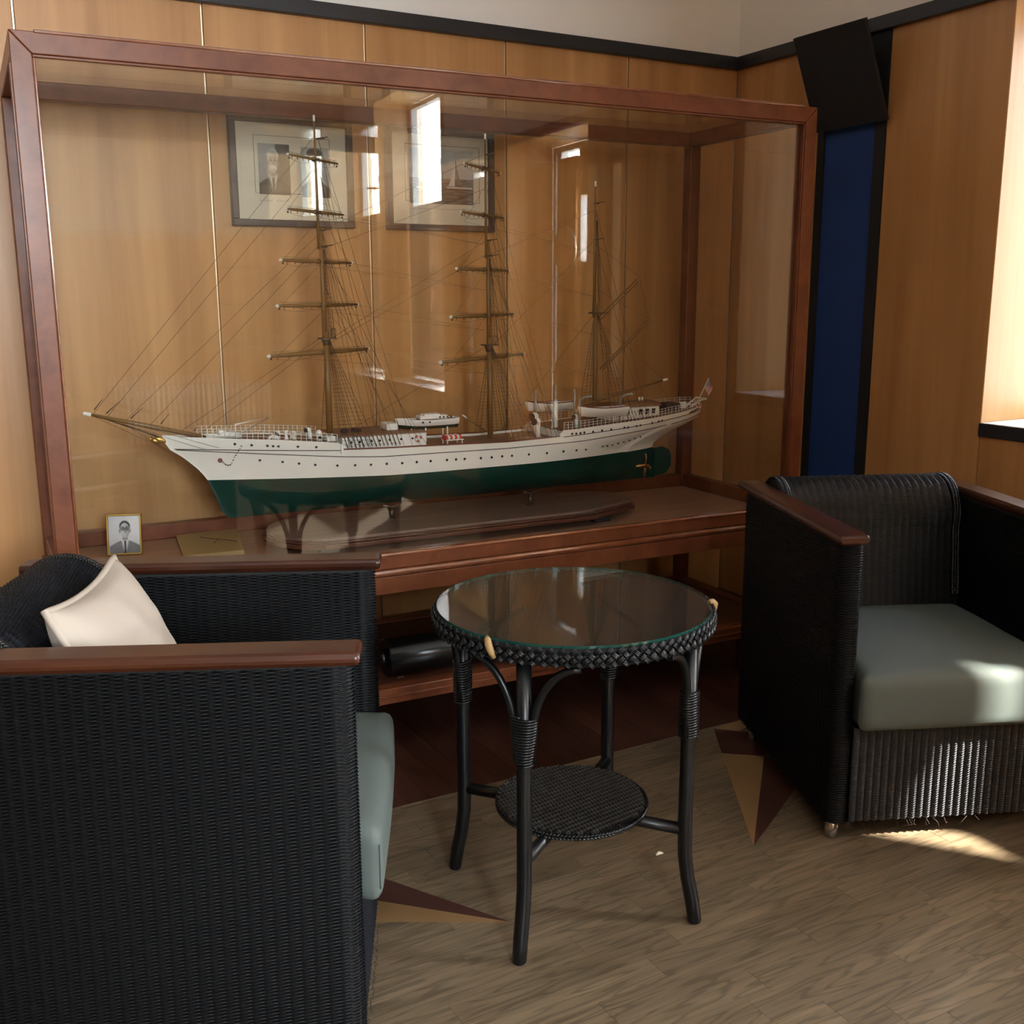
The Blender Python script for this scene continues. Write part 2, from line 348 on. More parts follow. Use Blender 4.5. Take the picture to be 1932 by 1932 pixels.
def flat_piece(name, polys, cut, mat, parent, z=0.0, gap=.00035):
    """thin slab from a convex outline, with cut-outs"""
    bm = bmesh.new(); c = (sum(p[0] for p in polys)/len(polys), sum(p[1] for p in polys)/len(polys))
    vs = [bm.verts.new((p[0]+(c[0]-p[0])*0, p[1], 0)) for p in polys]; bm.faces.new(vs)
    for q in cut: poly_cut(bm, q)
    if not bm.faces: bm.free(); return None
    bmesh.ops.dissolve_limit(bm, angle_limit=.01, verts=bm.verts[:], edges=bm.edges[:])
    bmesh.ops.recalc_face_normals(bm, faces=bm.faces[:])
    if bm.faces[:][0].normal.z < 0: bmesh.ops.reverse_faces(bm, faces=bm.faces[:])
    r = bmesh.ops.extrude_face_region(bm, geom=bm.faces[:])
    low = [v for v in r['geom'] if isinstance(v, bmesh.types.BMVert)]
    for v in low: v.co.z -= .006
    bmesh.ops.recalc_face_normals(bm, faces=bm.faces[:])
    for v in bm.verts: v.co.x -= c[0]; v.co.y -= c[1]
    me = bpy.data.meshes.new(name); bm.to_mesh(me); bm.free(); me.materials.append(M[mat])
    o = bpy.data.objects.new(name, me); COL.objects.link(o); o.parent = parent; o.location = (c[0], c[1], z); return o
allin = star['light'] + star['dark']
ends = {0:[-1.72], 1:[-1.90], -1:[-1.869,-1.52]}
y = -1.142 + 2*PWD; rows = []
rows.append((EDGE, -1.142+2*PWD)); yy = -1.142+2*PWD
while yy > -2.66: rows.append((yy, yy-PWD)); yy -= PWD
known = {1.869:-1.11, 1.9:-1.24, 1.718:-1.175, 1.184:-1.833, 1.366:-1.90, 1.55:-1.97}
for (ya, yb) in rows:
    ym = (ya+yb)/2; ks = [-k for k, v in known.items() if abs(v-ym) < .034]
    xs = []; x0 = ks[0] if ks else -2.0 + random.uniform(0, .4)
    x = x0
    while x > -2.75: xs.append(x); x -= random.uniform(.30, .52)
    x = x0 + random.uniform(.32, .5)
    while x < -.06: xs.append(x); x += random.uniform(.30, .52)
    xs = sorted(xs); g = .0004
    for a, b in zip(xs[:-1], xs[1:]):
        rect = [(a+g, yb+g), (b-g, yb+g), (b-g, ya-g), (a+g, ya-g)]
        cut = [q for q in allin if max(p[0] for p in q) > a and min(p[0] for p in q) < b and max(p[1] for p in q) > yb and min(p[1] for p in q) < ya]
        flat_piece('plank', rect, cut, 'oak', fl, random.uniform(-.0004, 0))
x = -2.90
while x < -.02:
    flat_piece('border_board', [(x+.0004, EDGE+.0004), (min(x+PWD, 0)-.0004, EDGE+.0004), (min(x+PWD, 0)-.0004, -.001), (x+.0004, -.001)], [], 'border_wood', fl, random.uniform(-.0004, 0)); x += PWD
for k in ('light', 'dark'):
    for q in star[k]: flat_piece('star_inlay', q, [], 'inlay_'+k, fl, 0)
# ceiling
struct('ceiling', MB().box((RX0-.3, RY0-.3, CEIL), (.6, .3, CEIL+.1)), 'white_wall', 'plain white ceiling above the panelled room', 'ceiling')
# walls: masonry + plaster, faced with veneer panels up to the black trim
PT = .018          # panel thickness; its face is the wall plane
wb = struct('wall_back', MB().box((RX0, PT, -.1), (.6, .3, CEIL)), 'white_wall', 'back wall with veneer panels below and white plaster above the black trim', 'wall')
GX, GW = -.5036, .5005
seams = [0, GX] + [GX-GW*k for k in range(1, 11)]
for i in range(len(seams)-1):
    a, b = seams[i+1], seams[i]
    if a < RX0: a = RX0
    if b - a < .05: break
    g = .0035 if i else .0015
    o = MB().rbox((a+.0035, 0, BASEH-.02), (b-(.0035 if i else .0015), PT, TRIM0+.02), .0012, seg=1).build('panel', 'veneer', wb, off=((a+b)/2, 0, 1)); o.location = ((a+b)/2, 0, 1)
    MB().box((a-.002, .0055, BASEH), (a+.002, PT, TRIM0)).build('brass_strip', 'brass_strip', wb)
# right wall with three window niches
mb = MB(); ys = sorted([w[0] for w in WINS]+[w[1] for w in WINS]); prev = RY0-.3; X0, X1 = PT, WT+.03
for (y0, y1, z0, z1) in sorted(WINS):
    mb.box((X0, prev, -.1), (X1, y0-.021, CEIL)); mb.box((X0, y0-.021, -.1), (X1, y1+.021, z0-.041)); mb.box((X0, y0-.021, z1+.021), (X1, y1+.021, CEIL)); prev = y1+.021
mb.box((X0, prev, -.1), (X1, .3, CEIL)); mb.box((X1, -2.2, -.1), (.85, -1.525, CEIL))   # unseen pier added to keep the sun off the narrow window niche
wr = struct('wall_right', mb, 'white_wall', 'right wall with veneer panels, blue pilaster strip and a deep window niche', 'wall')
def rpanel(ya, yb, za, zb):
    o = MB().rbox((0, ya+.001, za), (PT, yb-.001, zb), .001, seg=1).build('panel', 'veneer', wr, off=(0, (ya+yb)/2, 1)); o.location = (0, (ya+yb)/2, 1)
rpanel(-.437, 0, BASEH-.02, TRIM0+.02)
for (ya, yb) in ((-1.18,-.737), (-2.10,-1.50), (-2.76,-2.10), (-4.2,-3.70), (-4.75,-4.2), (-7.0,-6.15)): rpanel(ya, yb, BASEH-.02, TRIM0+.02)
rpanel(-1.50, -1.18, BASEH-.02, WINS[0][2]-.04); rpanel(-3.70, -2.76, BASEH-.02, WINS[1][2]-.04); rpanel(-6.15, -4.75, BASEH-.02, WINS[2][2]-.04)
# pilaster: black frame boards with a recessed blue board
MB().box((-.004, -.468, BASEH), (PT, -.437, TRIM0)).build('pilaster_board', 'black_paint', wr)
MB().box((-.004, -.737, BASEH), (PT, -.693, TRIM0)).build('pilaster_board', 'black_paint', wr)
MB().box((.004, -.693, BASEH), (PT, -.468, 1.88)).build('pilaster_field', 'blue_panel', wr)
MB().box((-.004, -.6925, 1.8805), (PT, -.4685, TRIM0)).build('pilaster_board', 'black_paint', wr)
# far walls (seen only in the reflections of the glass)
wf = struct('wall_front', MB().box((RX0, RY0-.3, -.1), (-3.6, RY0, CEIL)).box((-2.45, RY0-.3, -.1), (.6, RY0, CEIL)).box((-3.6, RY0-.3, -.1), (-2.45, RY0, 1.5)).box((-3.6, RY0-.3, 2.75), (-2.45, RY0, CEIL)), 'rear_plaster', 'white plastered wall behind the viewer above a veneer dado', 'wall')
k = RX0
while k < -.1:
    kb = min(k+.56, 0); z1 = 1.5 if kb > -3.6 and k < -2.45 else 1.77
    MB().rbox((k+.002, RY0, .07), (kb-.002, RY0+PT, z1), .001, seg=1).build('panel', 'veneer', wf); k = kb
MB().rbox((-2.43, RY0, 0), (-2.37, -4.9, CEIL), .002, seg=1).build('added_light_screen', 'veneer', wf)  # unseen screen added to shade the right wall from the rear window
for i in range(26): MB().rbox((-1.87+i*.0445, RY0+.05, .10), (-1.87+i*.0445+.022, RY0+.12, .56), .004, seg=1).build('radiator_fin', 'white_frame', wf)
MB().box((-1.88, RY0+.075, .16), (-.72, RY0+.09, .20)).box((-1.88, RY0+.075, .48), (-.72, RY0+.09, .52)).build('radiator_pipe', 'white_frame', wf)
wl = struct('wall_left', MB().box((RX0-.3, RY0-.3, -.1), (RX0, .3, CEIL)), 'white_wall', 'left wall of the room, outside the picture, veneered to the ceiling', 'wall')
for i in range(11): MB().rbox((RX0, -7+i*.6+.002, .07), (RX0+PT, -7+i*.6+.598, CEIL), .001, seg=1).build('panel', 'veneer', wl)
# black trim above the panels, baseboards
struct('trim_1', MB().rbox((RX0, -.022, TRIM0), (-.022, .0185, TRIM1), .002), 'black_trim', 'black trim strip along the top of the back wall panels', 'trim')
mb = MB(); prev = -.0
struct('trim_2', MB().rbox((-.022, -4.70, TRIM0), (.0185, .0, TRIM1), .002), 'black_trim', 'black trim strip along the top of the right wall panels', 'trim')
struct('baseboard_back', MB().rbox((RX0, -.014, 0), (-.014, .0185, BASEH), .002), 'baseboard', 'black baseboard along the back wall behind the display case', 'baseboard')
struct('baseboard_right', MB().rbox((-.014, RY0, 0), (.0185, 0, BASEH), .002), 'baseboard', 'black baseboard along the right wall behind the armchair', 'baseboard')
# windows: veneer-lined niches, sills, frames, panes
for k, (y0, y1, z0, z1) in enumerate(WINS):
    w = bpy.data.objects.new('window_%d' % (k+1), None); COL.objects.link(w); w.location = (0, (y0+y1)/2, z0)
    tag(w, ['narrow window niche with veneer reveals, white sill top and black sill edge at the right edge', 'wide window on the right wall behind the viewer with a veneer casement', 'far window on the right wall behind the viewer'][k], 'window', kind='structure')
    def b(n, a, c, m, r=.001): o = MB().rbox(a, c, r, seg=1).build(n, m, w, off=(0, (y0+y1)/2, z0)); return o
    T = .02
    b('reveal', (.001, y1, z0), (WT, y1+T, z1+T), 'veneer_niche'); b('reveal', (.001, y0-T, z0), (WT, y0, z1+T), 'veneer_niche'); b('reveal', (.001, y0, z1), (WT, y1, z1+T), 'veneer_niche')
    b('sill', (.0, y0, z0-.012), (WT, y1, z0), 'white_frame'); b('sill_edge', (-.008, y0-.002, z0-.042), (.012, y1+.002, z0-.0005), 'black_trim', .002)
    b('sill_base', (.0125, y0, z0-.04), (WT, y1, z0-.0125), 'white_frame')
    fw = .035
    for a, c in (((WT, y0, z0), (WT+.05, y0+fw, z1)), ((WT, y1-fw, z0), (WT+.05, y1, z1)), ((WT, y0+fw, z0), (WT+.05, y1-fw, z0+fw)), ((WT, y0+fw, z1-fw), (WT+.05, y1-fw, z1))): b('frame', a, c, 'white_frame', .003)
    if k == 1:
        b('frame', (WT, -3.65, z0+fw), (WT+.05, -3.60, z1-fw), 'white_frame', .003); b('frame', (WT, -3.38, z0+fw), (WT+.05, -3.36, z1-fw), 'white_frame', .003); b('frame', (WT, -3.13, z0+fw), (WT+.05, -3.09, z1-fw), 'white_frame', .003)
        b('leaf_and_sun_mask', (WT-.02, -3.60, z0+fw), (WT+.012, -3.382, z1-.075), 'veneer_niche', .002); b('leaf_and_sun_mask', (WT+.005, -3.36, z0+fw), (WT+.045, -3.13, 1.45), 'veneer_niche', .002); b('leaf_and_sun_mask', (WT+.005, -3.362, 1.81), (WT+.045, -3.285, z1-fw), 'veneer_niche', .002); b('leaf_and_sun_mask', (WT+.005, -3.205, 1.87), (WT+.045, -3.128, z1-fw), 'veneer_niche', .002); b('leaf_and_sun_mask', (WT+.005, -3.285, 1.985), (WT+.045, -3.205, z1-fw), 'veneer_niche', .002); b('leaf_and_sun_mask', (WT+.005, -3.175, 1.45), (WT+.045, -3.128, 1.87), 'veneer_niche', .002)  # pieces past the first are unseen, added to shape the sun patch
        MB().lathe([(.10,0),(.13,0),(.13,.012),(.10,.012)], (0,0,0), 40).build('leaf_ring', 'brass_strip', w, (WT-.021, -3.49, 1.52-z0), (0, R(-90), 0), (0,0,0)).location.y = -3.49-(y0+y1)/2
        for q in (.75, 1.45): b('hinge', (WT-.026, -3.64, q), (WT-.002, -3.59, q+.13), 'brass_strip')
    if k == 2: b('blind', (WT-.03, y0+.02, z0+.02), (WT-.02, -5.33, 1.94), 'white_frame')
    b('pane', (WT+.022, y0+fw, z0+fw), (WT+.027, y1-fw, z1-fw), 'window_glass')
w4 = bpy.data.objects.new('window_4', None); COL.objects.link(w4); w4.location = (-3.02, RY0-.15, 1.5); tag(w4, 'invented window behind the viewer, outside the picture, added for frontal daylight', 'window', kind='structure')  # invented opening, added to bring daylight from the front
for a, c in (((-3.6, 0, 1.5), (-3.55, .06, 2.75)), ((-2.50, 0, 1.5), (-2.45, .06, 2.75)), ((-3.55, 0, 1.5), (-2.50, .06, 1.55)), ((-3.55, 0, 2.70), (-2.50, .06, 2.75)), ((-3.04, 0, 1.55), (-3.0, .06, 2.70))):
    MB().rbox((a[0], RY0-.2+a[1], a[2]), (c[0], RY0-.2+c[1], c[2]), .003, seg=1).build('frame', 'white_frame', w4, off=(-3.02, RY0-.15, 1.5))  # frame bars of the invented rear window
MB().box((-3.55, RY0-.172, 1.55), (-2.50, RY0-.168, 2.70)).build('pane', 'window_glass', w4, off=(-3.02, RY0-.15, 1.5))  # pane of the invented rear window
# ------------------------------------------------------------------ slanted black speaker on the pilaster
sp = thing('wall_speaker', 'slanted black cloth-fronted wall speaker above the blue pilaster', 'speaker', (0, -.61, 1.82))
prof = [(-.034,1.815), (-.157,2.106), (-.145,2.111), (-.02,1.82)]
MB().prism([(x, z-1.82) for x, z in prof], 1, -.154, .154).build('grille', 'speaker_cloth', sp)
MB().prism([(x, z-1.82) for x, z in ((-.0195,1.8215),(-.1445,2.1115),(-.10,2.125),(-.0045,2.05),(-.0045,1.83))], 1, -.005, .15).build('body', 'black_paint', sp)
# ------------------------------------------------------------------ framed pictures on the back wall
def sd_e(X, Y, cx, cy, rx, ry): return ((X-cx)/rx)**2 + ((Y-cy)/ry)**2
def vnoise(X, Y, sx, sy, seed=1):
    r = np.random.default_rng(seed).random((64, 64)); x = X*sx; y = Y*sy; i = np.floor(x).astype(int); j = np.floor(y).astype(int); fx = x-i; fy = y-j
    g = lambda a, b: r[a % 64, b % 64]
    fx = fx*fx*(3-2*fx); fy = fy*fy*(3-2*fy)
    return (g(i,j)*(1-fx)+g(i+1,j)*fx)*(1-fy)+(g(i,j+1)*(1-fx)+g(i+1,j+1)*fx)*fy
def portrait(X, Y, kind, A=.8):
    """head-and-shoulders print; X,Y in 0..1 (Y up)"""
    base = {'elder': np.where(X > .55, .25, .55+.1*Y), 'cap': .66+0*X, 'smile': .72+.1*X}[kind] + .03*(vnoise(X, Y, 20, 20)-.5)
    C = base.copy(); hx, hy = (.46, .64) if kind != 'smile' else (.52, .62)
    def put(m, v): C[m] = (v if np.isscalar(v) else v[m])
    suit = .13 if kind != 'smile' else .42
    sh = (Y < .36 - .55*np.abs(X-hx)**1.6) ; put(sh & (np.abs(X-hx) < .5), suit + .05*vnoise(X, Y, 9, 9, 4))
    put((Y < .40) & (np.abs(X-hx) < .12*(Y/.40)+.02) & (Y > .02), .78); put((Y < .34) & (np.abs(X-hx) < .025), .16)
    put((np.abs(X-hx) < .085) & (Y > .36) & (Y < .5), .5)
    face = sd_e(X, Y, hx, hy, .155, .215) < 1; put(face, .66 - .55*np.clip(X-hx+.02, -.1, .2) + .04*vnoise(X, Y, 14, 14, 3))
    for s in (-1, 1): put(sd_e(X, Y, hx+s*.16, hy-.02, .03, .055) < 1, .5)
    for s in (-1, 1):
        put(sd_e(X, Y, hx+s*.065, hy+.035, .042, .026) < 1, .38); put(sd_e(X, Y, hx+s*.065, hy+.032, .017, .013) < 1, .1)
        put(sd_e(X, Y, hx+s*.065, hy+.085, .055, .012) < 1, .3 if kind != 'elder' else .45)
    put(sd_e(X, Y, hx+.015, hy-.03, .022, .06) < 1, .5); put(sd_e(X, Y, hx, hy-.125, .055, .014) < 1, .3)
    if kind == 'elder':
        put((sd_e(X, Y, hx, hy+.13, .185, .14) < 1) & (sd_e(X, Y, hx, hy+.03, .15, .19) > 1), .74 + .15*(vnoise(X, Y, 30, 30, 5)-.5))
        put((sd_e(X, Y, hx, hy-.095, .11, .036) < 1), .86); put(sd_e(X, Y, hx-.09, hy-.12, .04, .03) < 1, .84); put(sd_e(X, Y, hx+.09, hy-.12, .04, .03) < 1, .84)
    if kind == 'cap':
        put(sd_e(X, Y, hx, hy+.24, .27, .10) < 1, .16); put((np.abs(X-hx) < .18) & (Y > hy+.11) & (Y < hy+.19), .12); put(sd_e(X, Y, hx, hy+.115, .19, .03) < 1, .06); put(sd_e(X, Y, hx, hy+.175, .03, .03) < 1, .7)
        put(sd_e(X, Y, hx, hy-.10, .08, .025) < 1, .2)
    if kind == 'smile':
        put((sd_e(X, Y, hx, hy+.10, .17, .15) < 1) & (sd_e(X, Y, hx, hy-.0, .155, .20) > 1), .12)
        for s in (-1, 1):
            q = sd_e(X, Y, hx+s*.07, hy+.03, .062, .042); put((q < 1.25) & (q > .75), .12)
        put((np.abs(X-hx) < .02) & (np.abs(Y-hy-.035) < .007), .12); put(sd_e(X, Y, hx, hy-.125, .055, .014) < 1, .8); put((np.abs(sd_e(X, Y, hx, hy-.10, .085, .05)-1) < .15) & (Y < hy-.11), .4)
    for _ in range(1):     # soft focus
        D = np.pad(C, 1, mode='edge'); C = sum(D[1+i:D.shape[0]-1+i, 1+j:D.shape[1]-1+j] for i in (-1,0,1) for j in (-1,0,1))/9
    return C
def yachts(X, Y):
    C = .70 + .10*Y + .03*(vnoise(X, Y, 30, 12)-.5)
    sea = Y < .44; C = np.where(sea, .42 + .34*(vnoise(X, Y, 14, 60, 2)-.5) - .12*(.44-Y), C); C = np.where((Y > .44) & (Y < .475), .45, C)
    def sail(x0, x1, xt, yb, yt, v):
        t = np.clip((Y-yb)/(yt-yb), 0, 1); l = x0+(xt-x0)*t**.8; r = x1+(xt-x1)*t; return (Y > yb) & (Y < yt) & (X > l) & (X < r)
    def put(m, v): C[m] = v
    put(sail(.13, .25, .26, .33, .9, 0), .5); put(sail(.27, .40, .265, .37, .74, 0), .88); put((np.abs(X-.262) < .004) & (Y > .3) & (Y < .95), .2); put((Y > .27) & (Y < .32) & (X > .1) & (X < .4), .82)
    put(sail(.60, .70, .715, .34, .78, 0), .9); put(sail(.73, .80, .725, .36, .76, 0), .5); put((np.abs(X-.722) < .004) & (Y > .3) & (Y < .82), .15); put((Y > .29) & (Y < .325) & (X > .58) & (X < .98), .85); put((Y > .265) & (Y < .29) & (X > .6) & (X < .96), .2)
    put((np.abs(X-.86) < .003) & (Y > .47) & (Y < .66), .4); put((np.abs(X-.52) < .003) & (Y > .47) & (Y < .62), .45)
    return C
def picture(x0, x1, z0, z1, label, kind):
    cx, cz, w, h = (x0+x1)/2, (z0+z1)/2, x1-x0, z1-z0
    t = thing('framed_photograph', label, 'picture', (cx, 0, cz), 0, 'framed photographs on the back wall'); f = .02
    fr = MB()
    for a, c in (((-w/2, -h/2), (w/2, -h/2+f)), ((-w/2, h/2-f), (w/2, h/2)), ((-w/2, -h/2+f), (-w/2+f, h/2-f)), ((w/2-f, -h/2+f), (w/2, h/2-f))): fr.rbox((a[0], -.026, a[1]), (c[0], -.001, c[1]), .002, seg=1)
    fr.build('frame', 'pic_frame', t); MB().box((-w/2+f, -.012, -h/2+f), (w/2-f, -.002, h/2-f)).build('mat_board', 'mat_board', t)
    MB().box((-w/2+f, -.0185, -h/2+f), (w/2-f, -.0165, h/2-f)).build('glass_pane', 'glass', t)
    ln = MB()
    def rect(ax, az, bx, bz, tk=.0012):
        for a, c in (((ax, az), (bx, az+tk)), ((ax, bz-tk), (bx, bz)), ((ax, az), (ax+tk, bz)), ((bx-tk, az), (bx, bz))): ln.box((a[0], -.0126, a[1]), (c[0], -.0119, c[1]))
    if kind == 'portraits':
        rect(-w/2+.075, -h/2+.098, w/2-.072, h/2-.055)
        pw, ph = .098, .148
        raster('print', lambda X, Y: portrait(X, Y, 'elder'), 64, 96, pw, ph, t, (-.057, -.0128, .008)); raster('print', lambda X, Y: portrait(X, Y, 'cap'), 64, 96, pw*.95, ph, t, (.075, -.0128, .004))
        def script(x, z, wd, seed):          # handwritten caption
            r = random.Random(seed); pts = []; n = int(wd/.0035)
            for i in range(n): pts.append((x+i*.0035+r.uniform(-.001,.001), -.0128, z + (r.choice((.004,.0075,.003,.0035)) if i % 2 else 0)))
            return pts
        for q in ((-.105, -.086, .045, 3), (-.055, -.086, .045, 5), (.05, -.09, .06, 8)): MB().tube(script(*q), .0006, 3).build('caption', 'rig', t)
    else:
        rect(-w/2+.068, -h/2+.093, w/2-.052, h/2-.05)
        raster('print', yachts, 110, 90, .232, .172, t, (.004, -.0128, .012))
        pts = [(-.11+i*.004, -.0128, -.092+(.003 if i % 2 else 0)) for i in range(50)]; MB().tube(pts, .0005, 3).build('caption', 'rig', t)
    ln.build('border_line', 'rig', t)
picture(-1.952, -1.565, 1.481, 1.802, 'dark framed print of two portraits, a moustached man and a man in a cap', 'portraits')
picture(-1.452, -1.061, 1.481, 1.802, 'dark framed print of two sailing yachts on the sea', 'yachts')
# ------------------------------------------------------------------ display case (local frame: x along the front, y to the wall)
CYAW = -.0377; CO = (-2.5827, -.6649, 0)
CW, CD, CT, LIP, CFL, APB, PS0, PS1, PWD_ = 2.266, .6301, 1.8344, .585, .5589, .4722, .1979, .1527, .044
case = thing('display_case', 'long mahogany and glass display case holding the ship model', 'display case', CO, CYAW)
def cb(name, a, b, mat='mahogany', r=.003): o = MB().rbox(a, b, r).build(name, mat, case); return o
P = PWD_; RH = .046
g_ = .0004
for pts in (((0, CT-g_), (P-g_, CT-RH-g_), (P-g_, PS1), (0, PS1)), ((CW, CT-g_), (CW, PS1), (CW-P+g_, PS1), (CW-P+g_, CT-RH-g_))): bevel(MB().prism(pts, 1, 0, P).build('post', 'mahogany', case), .002, 2)
bevel(MB().prism(((g_, CT), (CW-g_, CT), (CW-P, CT-RH), (P, CT-RH)), 1, 0, P).build('top_rail', 'mahogany', case), .002, 2)
for (x, y) in ((0, CD-P), (CW-P, CD-P)):
    cb('post', (x, y, PS1), (x+P, y+P, CT-RH))
# top rails with a proud cap bead and a glazing bead
cb('top_rail', (0, CD-P, CT-RH), (CW, CD, CT)); cb('top_rail', (0, P, CT-RH), (P, CD-P, CT)); cb('top_rail', (CW-P, P, CT-RH), (CW, CD-P, CT))
cb('cap_bead', (.05, -.003, CT-.004), (CW-.05, .012, CT+.004), 'mahogany_gloss', r=.0025)
# glazing beads round the front pane
cb('bead', (P, .004, CT-RH-.006), (CW-P, .0165, CT-RH), r=.0015); cb('bead', (P, .003, LIP), (P+.006, .0165, CT-RH-.006), 'mahogany_gloss', r=.0025); cb('bead', (CW-P-.005, .003, LIP), (CW-P, .0165, CT-RH-.006), r=.0015)
for x in (0, CW): # moulded edges down the outer faces of the side posts
    s = -1 if x == 0 else 1
    for y in (.010, P-.012): cb('post_bead', (x-.0035 if s < 0 else x-.001, y, LIP+.03), (x+.001 if s < 0 else x+.0035, y+.006, CT-RH-.02), r=.001)
# bottom: lip rail, bead, apron
for nm, z0, z1, pr in (('lip_rail', .542, LIP, .0), ('apron_bead', .522, .541, .007), ('apron', APB, .521, .002)):
    cb(nm, (P if pr == 0 else -pr, -pr, z0), (CW-P if pr == 0 else CW+pr, P*.55, z1), 'mahogany_gloss' if nm == 'apron_bead' else 'mahogany', r=.0075 if nm == 'apron_bead' else .002)
    if nm != 'lip_rail':
        cb(nm, (-pr, P*.56, z0), (P*.55, CD, z1), r=.003); cb(nm, (CW-P*.55, P*.56, z0), (CW+pr, CD, z1), r=.003)
cb('lip_bead', (P, -.003, LIP-.010), (CW-P, .016, LIP+.002), 'mahogany_gloss', r=.005)
MB().rbox((P*.2, P*.56, CFL-.02), (CW-P*.2, CD-.002, CFL), .001, seg=1).build('floor_board', 'case_floor', case)
cb('bottom_rail', (P, CD-P*.9, CFL), (CW-P, CD-.004, CFL+.045)); cb('bottom_rail', (.004, P, CFL), (P*.9, CD-P, CFL+.045)); cb('bottom_rail', (CW-P*.9, P, CFL), (CW-.004, CD-P, CFL+.045))
cb('middle_post', (CW*.5-.02, CD-.03, CFL+.045), (CW*.5+.02, CD-.012, CFL+.0451))
# low stretcher frame with shelf and block feet
cb('base_rail', (.0, .0, PS1), (CW, P, PS0)); cb('base_rail', (0, CD-P, PS1), (CW, CD, PS0)); cb('base_rail', (0, P, PS1), (P, CD-P, PS0)); cb('base_rail', (CW-P, P, PS1), (CW, CD-P, PS0))
cb('base_bead', (-.004, -.004, PS1+.018), (CW+.004, .002, PS1+.026), r=.0015)
MB().box((P*.5, P*.5, PS0-.022), (CW-P*.5, CD-P*.5, PS0-.004)).build('low_shelf', 'mahogany_dark', case)
for (x, y) in ((.05, .06), (CW-.13, .06), (.05, CD-.13), (CW-.13, CD-.13)): cb('foot', (x, y, 0), (x+.08, y+.07, PS1))
# panes
GT = .004
for a, b in (((P-.004, .017, LIP-.004), (CW-P+.004, .017+GT, CT-RH+.004)), ((P-.004, CD-.024, CFL+.041), (CW-P+.004, CD-.024+GT, CT-RH+.004)),
             ((.018, P-.004, CFL+.041), (.018+GT, CD-P+.004, CT-RH+.004)), ((CW-.022, P-.004, CFL+.041), (CW-.022+GT, CD-P+.004, CT-RH+.004)), ((P-.004, P-.004, CT-.012), (CW-P+.004, CD-P+.004, CT-.012+GT))):
    MB().box(a, b).build('glass_pane', 'glass', case)
def cworld(a, b, z): return (CO[0]+a*math.cos(CYAW)-b*math.sin(CYAW), CO[1]+a*math.sin(CYAW)+b*math.cos(CYAW), z)
# dark glossy roll on the low shelf
rl = thing('roll', 'dark glossy roll lying on the low shelf under the display case', 'roll', cworld(1.07, .11, PS0-.004), CYAW)
RR = .056
MB().tube([(x, 0, RR) for x in (-.225,-.222,.25,.253)], [RR-.004, RR, RR, RR-.004], 32).build('sleeve', 'lacquer', rl)
for x in (-.243, .253): MB().tube([(x, 0, RR), (x+.018, 0, RR)], RR*.45, 20).build('core_end', 'lacquer', rl)
for x in (-.20, .20): MB().box((x, -.03, 0), (x+.02, .03, .004)).build('rest', 'mahogany_dark', rl)
# small things on the case floor
pf = thing('small_photo_frame', 'small brass framed photo of a smiling man in glasses at the case corner', 'photo frame', cworld(.20, .44, CFL), CYAW-.30)
hw, hh = .047, .115
fr = MB()
for a, c in (((-hw, 0), (hw, .005)), ((-hw, hh-.005), (hw, hh)), ((-hw, .005), (-hw+.005, hh-.005)), ((hw-.005, .005), (hw, hh-.005))): fr.rbox((a[0], -.008, a[1]), (c[0], .004, c[1]), .001, seg=1)
o = fr.build('frame', 'gold', pf); o.rotation_euler = (R(-12), 0, 0)
o2 = raster('print', lambda X, Y: portrait(X, Y, 'smile'), 72, 88, .084, .105, pf, (0, .0085, .0565), (R(78), 0, 0))
o = MB().box((-hw+.005, -.001, .005), (hw-.005, .003, hh-.005)).build('backing', 'dark_brown', pf); o.rotation_euler = (R(-12), 0, 0)
o = MB().prism([(.003, 0), (.04, 0), (.012, .08)], 0, -.012, .012).build('stand', 'dark_brown', pf); o.location = (0, .006, 0)
pq = thing('brass_plaque', 'scratched brass plaque lying flat on the case floor', 'plaque', cworld(.44, .43, CFL), CYAW)
q = [(-.078, .145), (.107, .152), (.06, -.14), (-.105, -.13)]
MB().prism(q, 2, 0, .012).build('plate', 'brass_plaque', pq)
MB().tube([(-.02,.08,.0124),(.02,.03,.0124),(.05,.0,.0124),(.065,-.03,.0124)], .0011, 4).tube([(.0,-.02,.0124),(.03,.05,.0124)], .0009, 4).build('engraved_line', 'dark_brown', pq)
# ------------------------------------------------------------------ stand and ship (ship frame = case frame)
SB = .30
st = thing('display_stand', 'long dark moulded wooden stand board with bent posts under the ship model', 'stand', cworld(1.17, SB, CFL), CYAW)
so_ = (1.17, SB, CFL)
def stand_outline(grow):
    a0, a1, hw = .573-grow, 1.765+grow, .172+grow; c = .11
    pts = []
    for k in range(13):           # rounded bow end
        an = math.pi/2 + math.pi*k/12; pts.append((a0+.17+(.17)*math.cos(an), SB+hw*math.sin(an)))
    pts += [(a1-c-.12, SB-hw), (a1-.02, SB-hw*.52), (a1, SB-hw*.35), (a1, SB+hw*.35), (a1-.02, SB+hw*.52), (a1-c-.12, SB+hw)]
    return pts
mb = MB()
for z0, z1, g, q in ((.585, .597, .012, 0), (.5975, .604, .004, 0), (.6045, .614, .0, 1)): mb.prism(stand_outline(g), 2, z0, z1, q, smooth=False)
bevel(mb.build('board', ['mahogany_dark', 'stand_top'], st, off=so_), .002, 2)
for x in (.72, 1.62):
    for y in (SB-.10, SB+.10): MB().rbox((x-.03, y-.02, CFL), (x+.03, y+.02, .585), .002, seg=1).build('foot', 'black_paint', st, off=so_)
